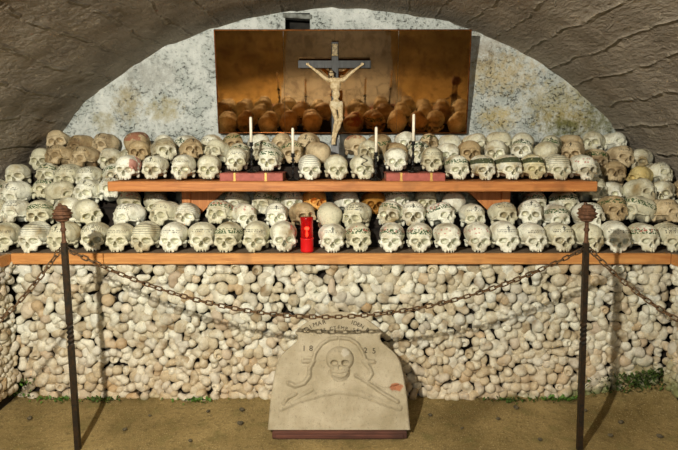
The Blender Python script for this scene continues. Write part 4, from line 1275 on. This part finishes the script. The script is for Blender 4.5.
for k in range(nv - 1):
    for i in range(nu):
        a = k * n1_ + i; Fc.append((a, a + 1, a + n1_ + 1, a + n1_))
off = len(V)
for v in vs:
    w = hw(v)
    for u in (-1, 1): V.append((u * w, ST, v))
for k in range(nv - 1):
    f0, f1 = k * n1_, (k + 1) * n1_; b0_, b1_ = off + 2 * k, off + 2 * (k + 1)
    Fc.append((f1, b1_, b0_, f0)); Fc.append((f0 + nu, b0_ + 1, b1_ + 1, f1 + nu)); Fc.append((b0_, b1_, b1_ + 1, b0_ + 1))
mb = MB(); mb.v = V; mb.f = Fc; mb.sm = [True] * len(Fc)
mb.add([V[0], V[nu], V[off + 1], V[off]], [(3, 2, 1, 0)], False)
slab = mb.build('slab', M_stone, ST_)
M_engr = simple_mat('engraved_dark', (74, 62, 42), (52, 44, 30), 60, .9)
def letters(txt, x, z, size, rot=0.0):
    cu = bpy.data.curves.new('lettering', 'FONT'); cu.body = txt; cu.size = size; cu.extrude = .0012; cu.align_x = 'CENTER'
    tmp = bpy.data.objects.new('tmp', cu); COL.objects.link(tmp)
    bpy.context.view_layer.update()
    me = bpy.data.meshes.new_from_object(tmp); bpy.data.objects.remove(tmp)
    me.materials.clear(); me.materials.append(M_engr)
    o = bpy.data.objects.new('lettering', me); link(o, slab)
    o.location = (x, -max(0, relief(x, z + size * .35)) - .0022, z); o.rotation_euler = (math.radians(90), -rot, 0)
    return o
for ch, px_, py_ in (('1', 304.5, 351), ('8', 311.5, 351), ('2', 366, 353), ('5', 374.5, 353.5)):
    x_, z_ = GS(px_, py_); letters(ch, x_, z_, .038)
def arc_text(txt, pts, size):
    n = len(txt)
    for i, ch in enumerate(txt):
        if ch == ' ': continue
        u = i / (n - 1) * (len(pts) - 1); k = min(int(u), len(pts) - 2); f = u - k
        a, b = pts[k], pts[k + 1]
        letters(ch, a[0] + (b[0] - a[0]) * f, a[1] + (b[1] - a[1]) * f, size, math.atan2(b[1] - a[1], b[0] - a[0]))
arc_text('DIMAR', P_(308, 331, 316, 326.5, 325, 324), .030)
arc_text('IDEN B', P_(352, 324, 360, 327, 367, 331.5), .028)
arc_text('IS CTEMP SE', P_(322, 332, 339, 329, 358, 332), .024)
pl = empty('plinth_board', (GB.x + .003, -.385, .0)); tag(pl, 'dark reddish wooden board lying under the gravestone', 'board')
mb = MB(); mb.box((0, .02, .017), (.635, .12, .034), bev=.003); mb.build('board', M_redwood, pl)
mb = MB(); mb.box((.0, -.035, .012), (.60, .022, .020), bev=.003); mb.build('front_batten', M_redwood, pl)

# ------------------------------------------------------------------ light, world, camera
def area(name, loc, tgt, size, power, col):
    l = bpy.data.lights.new(name, 'AREA'); l.size = size; l.energy = power; l.color = col
    o = bpy.data.objects.new(name, l); COL.objects.link(o); o.location = loc
    o.rotation_euler = (Vector(tgt) - Vector(loc)).to_track_quat('-Z', 'Y').to_euler(); return o
l = bpy.data.lights.new('spotlight', 'SPOT'); l.energy = 470; l.spot_size = math.radians(150); l.spot_blend = .5; l.shadow_soft_size = .03; l.color = (1.0, .945, .84)
o = bpy.data.objects.new('spotlight', l); COL.objects.link(o); o.location = (-.82, -2.95, 2.00); o.rotation_euler = (Vector((0, .2, 1.15)) - Vector((-.82, -2.95, 2.00))).to_track_quat('-Z', 'Y').to_euler()
area('copper_fill', (0, -6.0, 1.9), (0, -3.6, 0), 1.2, 34, (.92, .97, 1.0))  # added fill lamp, brightens the floor that the copper reflects
l = bpy.data.lights.new('candle_glow', 'POINT'); l.energy = .06; l.shadow_soft_size = .01; l.color = (1, .3, .1)
o = bpy.data.objects.new('candle_glow', l); COL.objects.link(o); o.location = (p.x if False else at(307, 250, .03).x, .03, ZL + .13)
w = bpy.data.worlds.new('world'); SC.world = w; w.use_nodes = True
w.node_tree.nodes['Background'].inputs[0].default_value = (.80, .88, 1.0, 1); w.node_tree.nodes['Background'].inputs[1].default_value = .06
cd = bpy.data.cameras.new('camera'); cam = bpy.data.objects.new('camera', cd); COL.objects.link(cam)
cam.location = CAM; cam.rotation_euler = (math.pi / 2 - PITCH, 0, 0)
cd.sensor_width = 36; cd.lens = 36 * F_PX / 678; cd.clip_start = .05
SC.camera = cam
SC.view_settings.view_transform = 'Standard'; SC.view_settings.look = 'None'; SC.view_settings.gamma = 1; SC.view_settings.exposure = 0.08
SC.view_settings.use_curve_mapping = False
